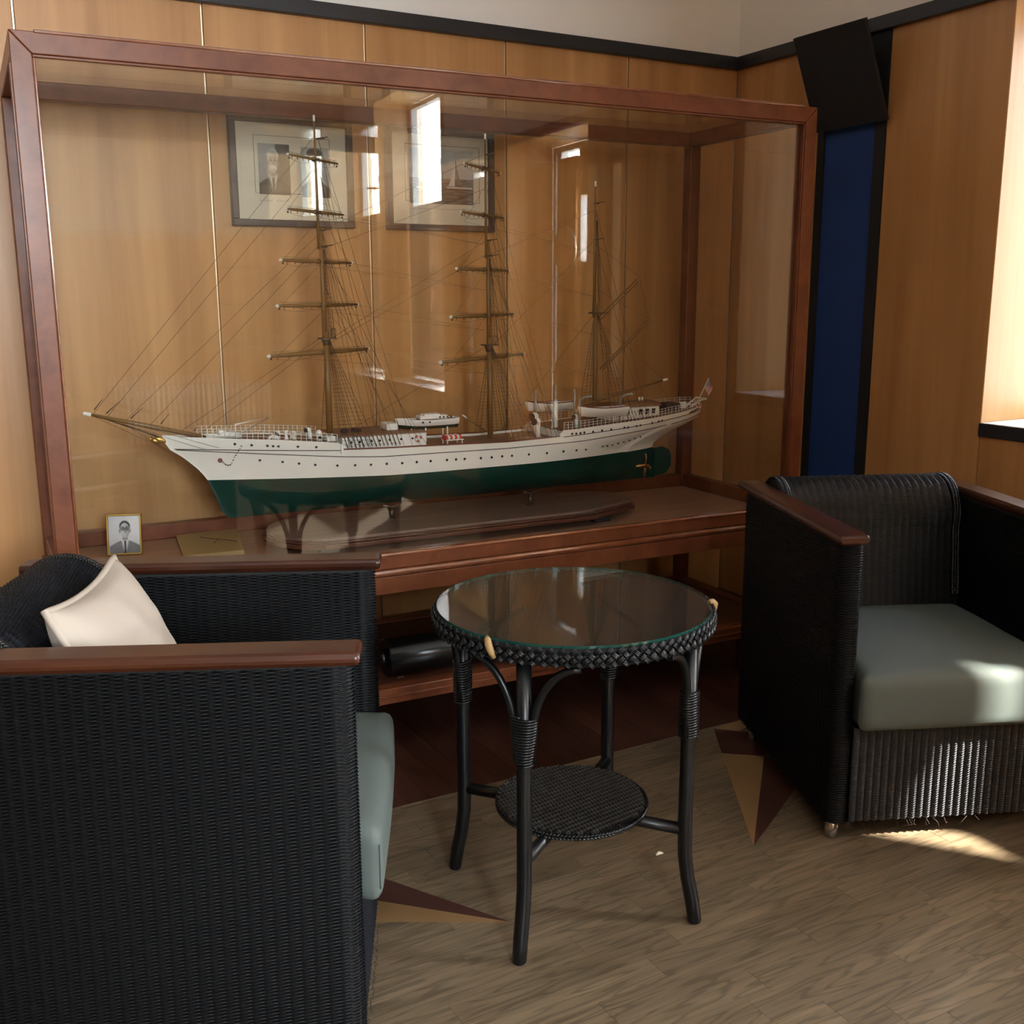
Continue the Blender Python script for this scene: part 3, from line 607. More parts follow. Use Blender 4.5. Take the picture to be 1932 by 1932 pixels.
for x in (.948, 1.42):
    o = MB().tube([(x, SB, .612), (x, SB, .648)], .0075, 12).tube([(x-.028, SB, .6575), (x-.014, SB, .654), (x, SB, .648), (x+.014, SB, .654), (x+.034, SB, .6575)], .0055, 8).lathe([(.014,0),(.012,.004),(.008,.006)], (x, SB, .613), 12).build('post', 'dull_bronze', st, off=so_)
ship = thing('ship_model', 'white and green three-masted sailing ship model inside the glass case', 'ship model', cworld(1.17, SB, .664), CYAW)
S0 = (1.17, SB, .664)
def sb(mb, name, mats, parent=None): return mb.build(name, mats, parent or ship, off=S0) if parent is None else mb.build(name, mats, parent)
def part(mb, name, mats): return mb.build(name, mats, ship, off=S0)
def sub(mb, name, mats, par): # sub-part expressed in the case frame; par sits at the ship origin
    o = mb.build(name, mats, par, off=S0); return o
ipx = lambda x, xs, ys: float(np.interp(x, xs, ys))
SHE = ([.30,.368,.422,.461,.584,.746,.758,.7701,.881,.999,1.278,1.421,1.465,1.4741,1.512,1.644,1.827,1.95,2.029,2.085],
       [.9075,.9013,.8986,.8951,.8878,.872,.8695,.8494,.8468,.8451,.8388,.8423,.8444,.8627,.8629,.8714,.8817,.8926,.9007,.9025])
sheer = lambda a: ipx(a, *SHE)
WL = .766
wlz = lambda a: ipx(a, [.39,.55,.9,1.9], [.777,.774,.766,.768])
astem = lambda z: ipx(z, [.6669,.6872,.7299,.7762,.8028,.8423,.8725,.92], [.463,.446,.433,.414,.396,.355,.312,.297])
astern = lambda z: ipx(z, [.66,.766,.775,.79,.8066,.8376,.8556,.888,.92], [1.90,1.888,1.880,1.90,1.93,2.014,2.07,2.085,2.088])
def hbr(s, z, za):
    t = (z-.664)/(WL-.664)
    if z <= WL:
        t = max(0, min(1, t)); B = .006 + .109*(1-(1-t)**2.6)**.75; se = .50-.06*t; pe = 1.35+.35*t; sa = .56+.06*t; pa = 1.5+.3*t; end = .0
    else:
        q = (z-WL)/.10; q = max(0, min(1.4, q)); B = .115+.003*min(1, q); se = .44-.05*q; pe = 1.7+.55*q; sa = .62+.10*min(1,q); pa = 1.8+1.5*q; end = 0
    f = 1.0
    if s < se: f = 1-(1-s/se)**pe
    if s > sa: f = min(f, max(0, 1-((s-sa)/(1-sa))**pa))
    return max(.0012, B*f**(1.0 if s < .9 else .8))
NS = 90
sgrid = [ (1-math.cos(math.pi*i/NS))/2 for i in range(NS+1)]
extra = [.2585,.2635, .6525,.6575]
def hull_rows(levels):   # levels: functions z(a)
    rows = []
    for lv in levels:
        row = []
        for s in sorted(sgrid + extra):
            a = .30+1.78*s; z = lv(a)
            for _ in range(4): a = astem(z)+s*(astern(z)-astem(z)); z = lv(a)
            row.append((a, z, hbr(s, z, 0)))
        rows.append(row)
    return rows
def hull_mesh(levels):
    rows = hull_rows(levels); mb = MB()
    for sg in (-1, 1): mb.grid([[(a, SB+sg*h, z) for a, z, h in r] for r in rows], flip=(sg > 0))
    return mb, rows
lowlv = [(lambda a, t=t: .664 + (wlz(a)-.664)*t) for t in (0, .04, .1, .2, .32, .46, .6, .74, .88, 1.0)]
mb, rows = hull_mesh(lowlv); r0 = rows[0]
mb.grid([[(a, SB-h, z) for a, z, h in r0], [(a, SB+h, z) for a, z, h in r0]]); part(mb, 'bottom_hull', 'hull_green')
toplv = [(lambda a, t=t: wlz(a) + (sheer(a)-wlz(a))*t) for t in (0, .12, .25, .4, .55, .7, .85, .95, 1.0)]
mb, rows = hull_mesh(toplv); part(mb, 'white_hull', 'hull_white')
top = rows[-1]
def hull_b(a, z): # near-side half breadth at a given a, z
    s = (a-astem(z))/(astern(z)-astem(z)); return hbr(max(0, min(1, s)), z, 0)
def deck(name, a0, a1, dz, mat, inset=.003):
    P_ = [(a, z, h) for a, z, h in top if a0 <= a <= a1]; mb = MB()
    mb.grid([[(a, SB-max(.001, h-inset), z-dz) for a, z, h in P_], [(a, SB+max(.001, h-inset), z-dz) for a, z, h in P_]]); return part(mb, name, mat)
deck('fore_deck', .30, .762, .003, 'ship_deck'); deck('main_deck', .766, 1.47, .008, 'ship_deck'); deck('poop_deck', 1.472, 2.09, .003, 'ship_deck')
part(MB().box((.764, SB-.11, .838), (.768, SB+.11, .866)), 'bulkhead', 'white_part'); part(MB().box((1.468, SB-.115, .836), (1.472, SB+.115, .858)), 'bulkhead', 'white_part')
# strakes and cap rails
def hull_line(fz, a0, a1, n=60, out=.0012):
    return [[(a, SB+sg*(hull_b(a, fz(a))+out), fz(a)) for a in np.linspace(a0, a1, n)] for sg in (-1, 1)]
L2 = lambda a: ipx(a, [.32,.481,.582,.769,.88,.999,1.278,1.545,1.827,2.07], [.868,.8545,.8455,.829,.8225,.8225,.8195,.8242,.8454,.874])
L1 = lambda a: ipx(a, [.315,.481,.765,.77], [.8695,.862,.8475,.8470])
L3 = lambda a: ipx(a, [1.47,1.644,1.826,2.03,2.07], [.841,.8511,.8645,.8864,.890])
mb = MB()
for ln in hull_line(L2, .335, 2.06)+hull_line(L1, .33, .765)+hull_line(L3, 1.475, 2.06): mb.tube(ln, .0011, 4)
part(mb, 'strake', 'line_dark')
mb = MB()
for sg in (-1, 1):
    mb.tube([(a, SB+sg*(hull_b(a, sheer(a)-.001)+.0005), sheer(a)+.001) for a in np.linspace(.772, 1.462, 50)], .0022, 5)
part(mb, 'cap_rail', 'rail_wood')
# portholes, each a small dark rimmed disc on both sides
pme = None
plow = [(.547,.8297),(.607,.8222),(.651,.8154),(.695,.8092),(.756,.8038),(.806,.802),(.851,.8008),(.897,.8004),(.943,.7996),(.987,.7995),(1.03,.7994),(1.082,.7987),(1.111,.7981),(1.139,.7976),(1.192,.796),(1.228,.7958),(1.263,.7964),(1.296,.7956),(1.354,.7955),(1.417,.795),(1.477,.7957),(1.526,.7955),(1.563,.7951),(1.63,.7998),(1.649,.8007),(1.671,.8009),(1.694,.8043),(1.718,.8068),(1.741,.8102),(1.764,.8144),(1.787,.8179),
 (.481,.8793),(.524,.8744),(.565,.8712),(.58,.8696),(.594,.8684),(.646,.8651),(.696,.8612),(1.505,.8493),(1.52,.8491),(1.535,.8498),(1.549,.8506),(1.581,.8511),(1.614,.8531),(1.648,.8542),(1.698,.8568),(1.712,.8567),(1.746,.8587),(1.761,.8603),(1.809,.8648),(1.837,.8671),(1.852,.869)]
for a, z in plow:
    e = .004; h0 = hull_b(a, z); dh = (hull_b(a+e, z)-hull_b(a-e, z))/(2*e)
    if pme is None:
        po = MB().tube([(0, .0004, 0), (0, -.0008, 0)], [.0040, .0036], 10).build('porthole', 'port', ship); pme = po
    else: po = inst(pme, 'porthole', ship)
    po.location = (a-S0[0], SB-h0-S0[1], z-S0[2]); po.rotation_euler = (0, 0, math.atan2(-dh, 1))
# rudder and propeller
mb = MB(); ol = [(1.893,.668),(1.893,.764),(1.93,.7665),(1.952,.755),(1.962,.735),(1.962,.70),(1.945,.678),(1.93,.672)]
mb.prism(ol, 1, SB-.004, SB+.004); part(mb, 'rudder', 'hull_green')
mb = MB().tube([(1.80, SB-.028, .712), (1.838, SB-.028, .712), (1.846, SB-.028, .712)], [.005,.007,.002], 10)
for k in range(4):
    an = math.pi/2*k+.1; mb.ball((1.838, SB-.028-.019*math.sin(an), .712+.021*math.cos(an)), (.004,.0095,.021), 8, 6, rot=Matrix.Rotation(an, 3, 'X'))
mb.tube([(1.845, SB-.028, .712), (1.80, SB-.028, .712)], .004, 8); part(mb, 'propeller', 'bronze')
part(MB().tube([(1.872, SB-.002, .69), (1.872, SB-.002, .755)], .003, 6), 'rudder_post', 'bronze')
# figurehead, stern scroll, hawse pipe and anchor chain
mb = MB().ball((.285, SB, .894), (.016,.008,.008), 10, 8, rot=Matrix.Rotation(.35, 3, 'Y')).ball((.272, SB, .900), (.006,.005,.006), 8, 6).ball((.266, SB, .899), (.004,.002,.002), 6, 4)
for s in (-1, 1): mb.ball((.296, SB+s*.008, .897), (.016,.003,.007), 8, 6, rot=Matrix.Rotation(.5, 3, 'Y'))
part(mb, 'figurehead', 'gold')
mb = MB()
for k in range(9):
    a = 1.985+.0075*k; z = .886+.0012*k; mb.ball((a, SB-hull_b(a, z)-.001, z+(.0012 if k % 2 else -.0012)), (.0042,.0012,.0026), 6, 4)
part(mb, 'stern_scroll', 'dark_brown')
a = .445; z = .833; mb = MB().tube([(a, SB-hull_b(a, z)+.001, z), (a, SB-hull_b(a, z)-.003, z)], .0065, 12); part(mb, 'hawse_pipe', 'rail_wood')
mb = MB(); ch = []
for k in range(15):
    t = k/14; a = .452+.045*t; z = .828-.010*math.sin(math.pi*min(1, t*1.6))*(1 if t < .62 else .0)+(.045*max(0, (t-.45)/.55)**1.2 if t > .45 else 0); ch.append((a, SB-hull_b(a, z)-.002, z))
for k, q in enumerate(ch): mb.ball(q, (.0026,.0014,.0018), 5, 4, rot=Matrix.Rotation(1.2*(k % 2), 3, 'X'))
part(mb, 'anchor_chain', 'dark_brown')

cp = thing('debris', 'tiny dark chip lying on the case floor right of the stand board', 'debris', cworld(1.72, .075, CFL))
MB().prism([(-.007,-.002),(.004,-.004),(.008,.001),(.0,.005)], 2, 0, .003).build('chip', 'dark_brown', cp)
cp = thing('debris', 'tiny pale scrap on the parquet beyond the front table leg', 'debris', (-1.435, -1.50, 0))
MB().add([(-.011,-.004,0),(.010,-.006,.001),(.012,.004,0),(-.006,.006,0),(-.002,0,.006),(.005,.001,.004)], [(0,1,4),(1,5,4),(1,2,5),(2,3,5),(3,4,5),(3,0,4),(0,3,2,1)]).build('scrap', 'mat_board', cp)
# ------------------------------------------------------------------ masts, yards, booms
def mast(a, zb, secs, top, yards, name='mast'):
    """secs: (z0,z1,r0,r1,da) pieces from deck to truck; top: platforms; yards: (z, half length, braced angle, radius)"""
    mb = MB()
    for (z0, z1, r0, r1, da) in secs: mb.tube([(a+da, SB, z0), (a+da, SB, z1)], [r0, r1], 10)
    zt = secs[-1][1]; mb.tube([(a+secs[-1][4], SB, zt), (a+secs[-1][4], SB, zt+.016)], [.0034, .0030], 8, 1)
    m_ = part(mb, name, ['spar', 'white_part'])
    for (z, w) in top:
        mb = MB(); mb.prism([(a-w*.8, SB-w), (a+w*1.1, SB-w), (a+w*1.1, SB+w), (a-w*.8, SB+w)], 2, z, z+.004)
        if w > .018:
            for q in np.linspace(-w, w, 5): mb.tube([(a+w*1.0, SB+q, z+.004), (a+w*1.0, SB+q, z+.030)], .0008, 4)
            mb.tube([(a+w*1.0, SB-w, z+.030), (a+w*1.0, SB+w, z+.030)], .0008, 4)
            mb.tube([(a, SB, z-.018), (a, SB, z)], [.008, .014], 10)
        else:
            mb.tube([(a-.004, SB-w*1.8, z+.002), (a+.022, SB-w*2.6, z+.006)], .0013, 4).tube([(a-.004, SB+w*1.8, z+.002), (a+.022, SB+w*2.6, z+.006)], .0013, 4)
        sub(mb, 'platform', 'spar_dark', m_)
    for (z, h, ph, r) in yards:
        c, s_ = math.cos(R(ph)), math.sin(R(ph)); a0 = a-.016; mb = MB()
        P_ = lambda t, dz=0: (a0+t*c, SB-.004+t*s_, z+dz)
        mb.tube([P_(-h), P_(-h*.55), P_(0), P_(h*.55), P_(h)], [r*.6, r*.92, r, r*.92, r*.6], 8)
        for e in (-1, 1): mb.tube([P_(e*h), P_(e*(h+.006))], [r*.75, r*.6], 8, 1); mb.ball(P_(e*(h-.006), -.008), .0032, 6, 4, 2)
        mb.tube([P_(t, r+.0025) for t in np.linspace(-h*.95, h*.95, 12)], .0006, 3, 2)           # jackstay
        mb.tube([P_(t, -.010-.006*math.sin(math.pi*(t/h+1))**2) for t in np.linspace(-h*.9, h*.9, 13)], .0005, 3, 2)
        for t in np.linspace(-h*.85, h*.85, 9): mb.box(tuple(np.array(P_(t, -.009))-.0009), tuple(np.array(P_(t, .004))+.0009), 2)
        mb.ball(P_(0), (.009,.009,.007), 8, 6, 2); mb.tube([P_(0), (a, SB, z)], .004, 6, 2)
        sub(mb, 'yard', ['spar', 'white_part', 'spar_dark'], m_)
    return m_
mast(.766, .86, [(.862,1.175,.0098,.0085,0),(1.135,1.455,.0068,.0055,-.004),(1.40,1.737,.0046,.0026,-.010)], [(1.152,.022),(1.405,.010),(1.448,.007),(1.69,.006)],
     [(1.638,.118,39,.0042),(1.499,.130,37,.005),(1.366,.165,38,.0058),(1.247,.185,37,.0062),(1.116,.212,33,.0072)])
mast(1.277, .84, [(.838,1.145,.0095,.0082,.003),(1.105,1.435,.0066,.0054,0),(1.38,1.72,.0045,.0026,-.006)], [(1.121,.021),(1.385,.010),(1.43,.007),(1.675,.006)],
     [(1.638,.135,42,.0042),(1.505,.147,39,.005),(1.347,.178,39,.0058),(1.212,.225,40,.0062),(1.085,.240,33,.0072)])
mast(1.655, .86, [(.862,1.245,.0078,.0066,.002),(1.20,1.602,.0050,.0026,-.004)], [(1.212,.018),(1.44,.006),(1.55,.006)], [])
def spar(name, p0, p1, r, tip=1, parent=None):
    p0, p1 = Vector(p0), Vector(p1); d = (p1-p0).normalized(); mb = MB().tube([p0, p0+(p1-p0)*.5, p1], [r*.9, r, r*.7], 8)
    if tip: mb.tube([p1, p1+d*.020], [r*.95, r*.8], 8, 1)
    return part(mb, name, ['spar', 'white_part'])
spar('bowsprit', (.42, SB, .894), (.128, SB, .9725), .0062)
spar('spanker_boom', (1.60, SB, .921), (1.922, SB, .989), .005)
spar('gaff', (1.663, SB, 1.197), (1.812, SB, 1.320), .0028, 0); spar('gaff', (1.672, SB, 1.190), (1.818, SB, 1.312), .0024, 0)
spar('gaff', (1.676, SB, 1.036), (1.858, SB, 1.190), .0028, 0); spar('gaff', (1.684, SB, 1.031), (1.864, SB, 1.185), .0024, 0)
spar('cargo_boom', (1.255, SB-.02, .862), (1.172, SB-.06, .912), .003); 
# ------------------------------------------------------------------ standing and running rigging (hundreds of lines: one part)
rg = MB(); RW = .00075
def line(p, q, r=RW, sag=0, n=2):
    pts = [tuple(np.array(p)+(np.array(q)-np.array(p))*t+np.array((0,0,-sag*4*t*(1-t)))) for t in np.linspace(0, 1, n if not sag else 7)]
    rg.tube(pts, r, 3, cap=False)
def shrouds(a, zt, nz, spread, wd, ratl=True, w0=.018, zdeck=None):
    for sg in (-1, 1):
        ln = []
        for k in range(nz):
            ad = a + .0 + spread*k/(nz-1); zd = (sheer(ad)+.002) if zdeck is None else zdeck
            p = np.array((a+.004*k/nz, SB+sg*w0*.5, zt)); q = np.array((ad, SB+sg*min(wd, hull_b(ad, sheer(ad))), zd)); ln.append((p, q)); line(p, q)
        if ratl:
            n = int((zt-ln[0][1][2])/.011)
            for i in range(1, n):
                t = i/n; A = ln[0][0]+(ln[0][1]-ln[0][0])*t; B = ln[-1][0]+(ln[-1][1]-ln[-1][0])*t
                rg.tube([A, B], .00045, 3, cap=False)
shrouds(.770, 1.150, 6, .10, .112); shrouds(.768, 1.40, 3, .018, .022, True, .01, 1.155)
shrouds(1.281, 1.118, 6, .10, .116); shrouds(1.280, 1.38, 3, .018, .021, True, .01, 1.125)
shrouds(1.658, 1.21, 5, .085, .108); shrouds(1.656, 1.50, 3, .012, .018, False, .006, 1.215)
for sg in (-1, 1):
    for a0, zs, an in ((.766, (1.44, 1.45, 1.60, 1.69, 1.40, 1.30), (.90,.925,.95,.975,1.0,1.02)), (1.277, (1.42, 1.43, 1.58, 1.67, 1.38, 1.28), (1.40,1.42,1.435,1.45,1.46,1.47)), (1.655, (1.44, 1.53), (1.77, 1.79))):
        for z, ad in zip(zs, an): line((a0, SB, z), (ad, SB+sg*hull_b(ad, sheer(ad)), sheer(ad)+.002), .0006)
for z, (ax, zx) in zip((1.15,1.16,1.41,1.44,1.62,1.70), ((.40,.905),(.345,.912),(.27,.934),(.21,.950),(.165,.962),(.132,.972))): line((.757, SB, z), (ax, SB, zx), .0006)
for z, zx, ax in ((1.12, .875, .80), (1.39, 1.14, .775), (1.43, 1.15, .775), (1.58, 1.40, .765), (1.68, 1.45, .765)): line((1.27, SB, z), (ax, SB, zx), .0006)
for z, zx, ax in ((1.21, .86, 1.32), (1.44, 1.12, 1.29), (1.53, 1.39, 1.28)): line((1.65, SB, z), (ax, SB, zx), .0006)
for zu, h in ((1.116,.21),(1.247,.185),(1.366,.165),(1.499,.13)):    # lifts and braces
    for a0, dz in ((.766, 0), (1.277, -.02)):
        for sg in (-1, 1):
            e = (a0-.016+sg*h*.76, SB-.004+sg*h*.62, zu+dz); line(e, (a0, SB, zu+dz+.12), .00045); line(e, (min(a0+.5, 1.65), SB, zu+dz-.08), .00042)
for zx, ax in ((1.328, 1.823), (1.193, 1.861)): line((1.65, SB, zx+.10), (ax, SB, zx), .0005)
line((1.823, SB, 1.322), (1.861, SB, 1.192), .0005); line((1.93, SB, .992), (1.66, SB, 1.19), .0005); line((1.90, SB, .985), (1.95, SB-.04, .90), .0005)
for ax, zx, q in ((.20,.952,.04), (.24,.941,.045), (.30,.925,.05), (.35,.911,.04)):   # dark furled headsails' foot lines
    pass
line((.13, SB, .970), (.312, SB, .868), .0006); line((.20, SB, .950), (.32, SB, .86), .0006)
for sg in (-1, 1): line((.135, SB, .970), (.41, SB+sg*.04, .865), .0005); line((.20, SB, .952), (.44, SB+sg*.045, .870), .0005)
o = part(rg, 'rigging', 'rig'); o['kind'] = 'stuff'
# furled stay ends near the bowsprit, darker and thicker
mb = MB()
for (a0, z0, dx, dz) in ((.137,.985,.024,.028),(.165,.973,.035,.030),(.225,.957,.033,.028),(.30,.938,.024,.026),(.385,.914,.012,.012)): mb.tube([(a0, SB, z0), (a0+dx, SB, z0+dz)], [.0016,.0008], 5)
part(mb, 'stay_seizing', 'spar_dark')
mb = MB()
for k in range(3): mb.tube([(.132, SB+(k-1)*.006, .972), (.22, SB+(k-1)*.016, .938-.002*k), (.29, SB+(k-1)*.02, .905)], .0014, 4)
part(mb, 'bowsprit_net', 'spar_dark')
# ------------------------------------------------------------------ rails
mb = MB()
def rail(a0, a1, n, hgt=.024, bars=3):
    for sg in (-1, 1):
        A = np.linspace(a0, a1, n); P_ = [(a, SB+sg*(max(.002, hull_b(a, sheer(a))-.003)), sheer(a)-.001) for a in A]
        for p in P_: mb.tube([p, (p[0], p[1], p[2]+hgt)], .0009, 4); mb.ball((p[0], p[1], p[2]+hgt), .0013, 5, 3)
        for b_ in range(1, bars+1): mb.tube([(p[0], p[1], p[2]+hgt*b_/bars) for p in P_], .0006, 3)
rail(.40, .755, 26); rail(1.478, 2.06, 40)
o = part(mb, 'deck_railing', 'white_part'); o['kind'] = 'stuff'
# ------------------------------------------------------------------ deck houses and gear
dh = part(MB().rbox((.772, SB-.090, .842), (1.03, SB+.090, .882), .003, seg=1), 'deck_house', 'white_part')
sub(MB().box((.768, SB-.096, .882), (1.03, SB+.096, .885)), 'roof', 'ship_deck', dh)
mb = MB()
for a in (.80,.825,.86,.885,.915,.95,.985): mb.tube([(a, SB-.089, .866), (a, SB-.0915, .866)], .0034, 10)
sub(mb, 'deck_house_window', 'port', dh)
mb = MB()
for k in range(14): mb.tube([(.784+.012*k, SB-.110, .852), (.777+.012*k, SB-.098, .884)], .0011, 4); mb.ball((.783+.012*k, SB-.108, .858), .0022, 5, 4)
part(mb, 'deadeye', 'dark_brown')
lb = MB()
for k in range(18):
    an = 2*math.pi*k/18; lb.ball((1.0+.0085*math.cos(an), SB-.0995, .866+.0085*math.sin(an)), .0028, 5, 4, mat=k//3 % 2)
part(lb, 'lifebuoy', ['red', 'white_part'])
# motor launch on chocks over the deck house
def boat_hull(c, L, Bm, D, ang=0, mats=('white_part','hull_green'), wl_=.4):
    n = 16; mb = MB(); secs = []
    for i in range(n+1):
        t = i/n; w = (math.sin(math.pi*min(1, (.04+.96*t)))**.55 if t < .5 else 1-.35*((t-.5)/.5)**2.2)*Bm/2; sh = .22*D*(2*t-1)**2 if t < .5 else .06*D*(2*t-1)**2
        prof = []
        for j in range(9):
            q = j/8; prof.append((w*math.sin(q*math.pi/2)**.7, -D*(1-q)**1.0*(1-.25*(1-t)**6) + sh*q))
        secs.append((t, prof))
    for sg in (-1, 1):
        G = [[(c[0]+(t-.5)*L - (.05*L*(z/D+1) if t < .06 else 0), c[1]+sg*y, c[2]+z) for (y, z) in pr] for t, pr in secs]
        m1 = int(8*wl_)
        mb.grid([r[m1:] for r in G], 0, flip=(sg < 0)); mb.grid([r[:m1+1] for r in G], 1, flip=(sg < 0))
    t, pr = secs[-1]; mb.add([(c[0]+.5*L, c[1]+sg*y, c[2]+z) for sg in (-1, 1) for (y, z) in (pr if sg < 0 else pr[::-1])], [tuple(range(18))], 0)
    return mb, secs
LC = (1.062, SB-.03, .912)
mb, secs = boat_hull(LC, .185, .058, .030)
la = part(mb, 'launch', ['white_part', 'hull_green'])
mb = MB().grid([[(LC[0]+(t-.5)*.183, LC[1]-pr[-1][0]*.95, LC[2]+pr[-1][1]-.003), (LC[0]+(t-.5)*.183, LC[1]+pr[-1][0]*.95, LC[2]+pr[-1][1]-.003)] for t, pr in secs]); sub(mb, 'launch_deck', 'rail_wood', la)
sub(MB().rbox((LC[0]-.035, LC[1]-.02, LC[2]), (LC[0]+.055, LC[1]+.02, LC[2]+.012), .003, seg=1).box((LC[0]-.02, LC[1]-.017, LC[2]+.012), (LC[0]+.03, LC[1]+.017, LC[2]+.016)), 'cabin', 'white_part', la)
mb = MB()
for k in range(4): mb.tube([(LC[0]+.028+.012*k, LC[1]-.0195, LC[2]+.006), (LC[0]+.028+.012*k, LC[1]-.021, LC[2]+.006)], .0028, 8)
for k in (0, 1): mb.tube([(LC[0]-.03+.022*k, LC[1]-.028, LC[2]-.006), (LC[0]-.03+.022*k, LC[1]-.0295, LC[2]-.006)], .0030, 8)
sub(mb, 'launch_window', 'port', la)
mb = MB()
for a in (1.0, 1.045, 1.115):
    for s in (-1, 1): mb.tube([(a, LC[1]+s*.018, .850), (a, LC[1]+s*.016, .888)], .0022, 6)
part(mb, 'launch_chock', 'white_part')
# red and white life rafts on a frame
mb = MB()
for k in range(7):
    for s in (0, 1): mb.ball((1.098+.0075*k, SB-.075+.018*s, .858), (.0048,.011,.0085), 8, 6, mat=(1 if k % 2 else 0))
part(mb, 'life_raft', ['red', 'white_part'])
mb = MB()
for a in (1.098, 1.145):
    for y in (SB-.085, SB-.05): mb.tube([(a, y, .838), (a, y, .852)], .0018, 5)
mb.tube([(1.094, SB-.086, .852), (1.15, SB-.086, .852)], .0018, 5).tube([(1.094, SB-.05, .852), (1.15, SB-.05, .852)], .0018, 5); part(mb, 'raft_frame', 'white_part')
# foredeck boat, crane, capstans, ventilators, winches
FB = (.46, SB-.03, .905)
mb, secs = boat_hull(FB, .09, .036, .014, mats=('white_part','white_part'), wl_=.2); part(mb, 'dinghy', ['white_part', 'white_part'])
part(MB().rbox((.445, SB-.04, .900), (.49, SB-.015, .910), .003, seg=1).ball((.452, SB-.03, .911), (.010,.009,.006), 8, 5), 'dinghy_cover', 'white_part')
part(MB().tube([(.488, SB-.045, .893), (.487, SB-.045, .931), (.578, SB-.045, .944), (.495, SB-.045, .903)], .0022, 6), 'deck_crane', 'white_part')
def capstan(a, b, z, s=1): return MB().lathe([(.007*s,0),(.0045*s,.004*s),(.0035*s,.012*s),(.006*s,.020*s),(.0065*s,.022*s),(.0,.0235*s)], (a, SB+b, z), 10)
for a, b, s in ((.625,-.05,1.1),(.648,-.045,1.0),(.61,-.02,.9),(.648,-.02,.8)): part(capstan(a, b, sheer(a)-.002, s), 'capstan', 'white_part')
def vent(a, b, z, h=.03, r=.0065, cowl=True):
    mb = MB().tube([(a, SB+b, z), (a, SB+b, z+h)], r*.8, 10)
    if cowl: mb.ball((a-.003, SB+b, z+h+.004), (r*1.25, r*1.15, r*1.3), 10, 8); mb.tube([(a-.003, SB+b-.0, z+h+.004), (a-.003-r*1.3, SB+b-.002, z+h+.004)], [r*.9, r*1.15], 10, 1)
    else: mb.ball((a, SB+b, z+h), (r, r, r), 10, 6)
    return mb
part(vent(.70, -.02, sheer(.70), .018, .007), 'ventilator', ['white_part', 'line_dark']); part(vent(.712, -.075, sheer(.712), .022, .0085, False).tube([(.712, SB-.084, sheer(.712)+.010), (.712, SB-.0855, sheer(.712)+.010)], .0055, 8, 1), 'ventilator', ['white_part', 'port'])
part(vent(1.415, -.06, .838, .045, .010), 'ventilator', ['white_part', 'line_dark']); part(vent(1.45, .02, .838, .05, .011), 'ventilator', ['white_part', 'line_dark'])
part(vent(1.545, -.075, .862, .03, .007), 'ventilator', ['white_part', 'line_dark'])
part(MB().rbox((.735, SB-.075, sheer(.735)-.003), (.76, SB-.04, sheer(.735)+.012), .002, seg=1), 'deck_locker', 'white_part')
part(MB().rbox((.93, SB-.03, .885), (.965, SB+.03, .905), .002, seg=1), 'deck_locker', 'white_part')
part(MB().tube([(.57, SB-.07, sheer(.57)), (.585, SB-.06, sheer(.57)+.008), (.60, SB-.07, sheer(.6))], .004, 8).ball((.59, SB-.065, sheer(.59)+.004), (.012,.008,.006), 8, 6), 'windlass', 'white_part')
for a, w in ((.60,.012),(.83,.010),(.845,.008),(.80,.012)): part(MB().ball((a, SB-.03, (.892 if a > .77 else sheer(a)+.006)), (w, w*.7, w*.6), 8, 6), 'rope_coil', 'dark_brown')
# poop: funnel, deck house, boats on davits, hatch, stern gear
part(MB().tube([(1.50, SB-.02, .858), (1.50, SB-.02, .945)], [.0085, .0075], 14).tube([(1.50, SB-.02, .943), (1.50, SB-.02, .947)], .009, 14, 1), 'funnel', ['white_part', 'grey_metal'])
ph = part(MB().rbox((1.70, SB-.055, .868), (1.875, SB+.055, .913), .003, seg=1), 'poop_house', 'white_part')
mb = MB(); rl_ = []
for k in range(9): an = math.pi*k/8; rl_.append((SB-.060*math.cos(an), .913+.014*math.sin(an)))
mb.prism(rl_, 0, 1.695, 1.88, smooth=True); sub(mb, 'roof', 'ship_deck', ph)
mb = MB()
for a in (1.722,1.748,1.80,1.825,1.85): mb.box((a-.007, SB-.057, .888), (a+.007, SB-.0545, .905))
sub(mb, 'house_window', 'port', ph)
part(MB().tube([(1.83, SB, .926), (1.83, SB, .938)], .004, 8).tube([(1.842, SB, .926), (1.842, SB, .938)], .004, 8), 'roof_vent', 'white_part')
def lifeboat(c, L, nm):
    mb, secs = boat_hull(c, L, .052, .030, mats=('white_part','white_part'), wl_=.3); b_ = part(mb, nm, ['white_part', 'white_part'])
    G = MB()
    for sg in (-1, 1): G.tube([(c[0]+(t-.5)*L, c[1]+sg*pr[-1][0], c[2]+pr[-1][1]+.0008) for t, pr in secs], .0018, 5)
    sub(G, 'gunwale', 'rail_wood', b_)
    mb = MB().grid([[(c[0]+(t-.5)*L*.93, c[1]-pr[-1][0]*.88, c[2]-.006), (c[0]+(t-.5)*L*.93, c[1]+pr[-1][0]*.88, c[2]-.006)] for t, pr in secs]); sub(mb, 'boat_bottom', 'dark_brown', b_)
    mb = MB()
    for t in (.25,.5,.72): mb.box((c[0]+(t-.5)*L-.004, c[1]-.022, c[2]-.002), (c[0]+(t-.5)*L+.004, c[1]+.022, c[2]-.0005))
    sub(mb, 'thwart', 'white_part', b_); return b_
lifeboat((1.625, SB-.112, .925), .165, 'lifeboat'); lifeboat((1.55, SB+.10, .925), .165, 'lifeboat')
mb = MB()
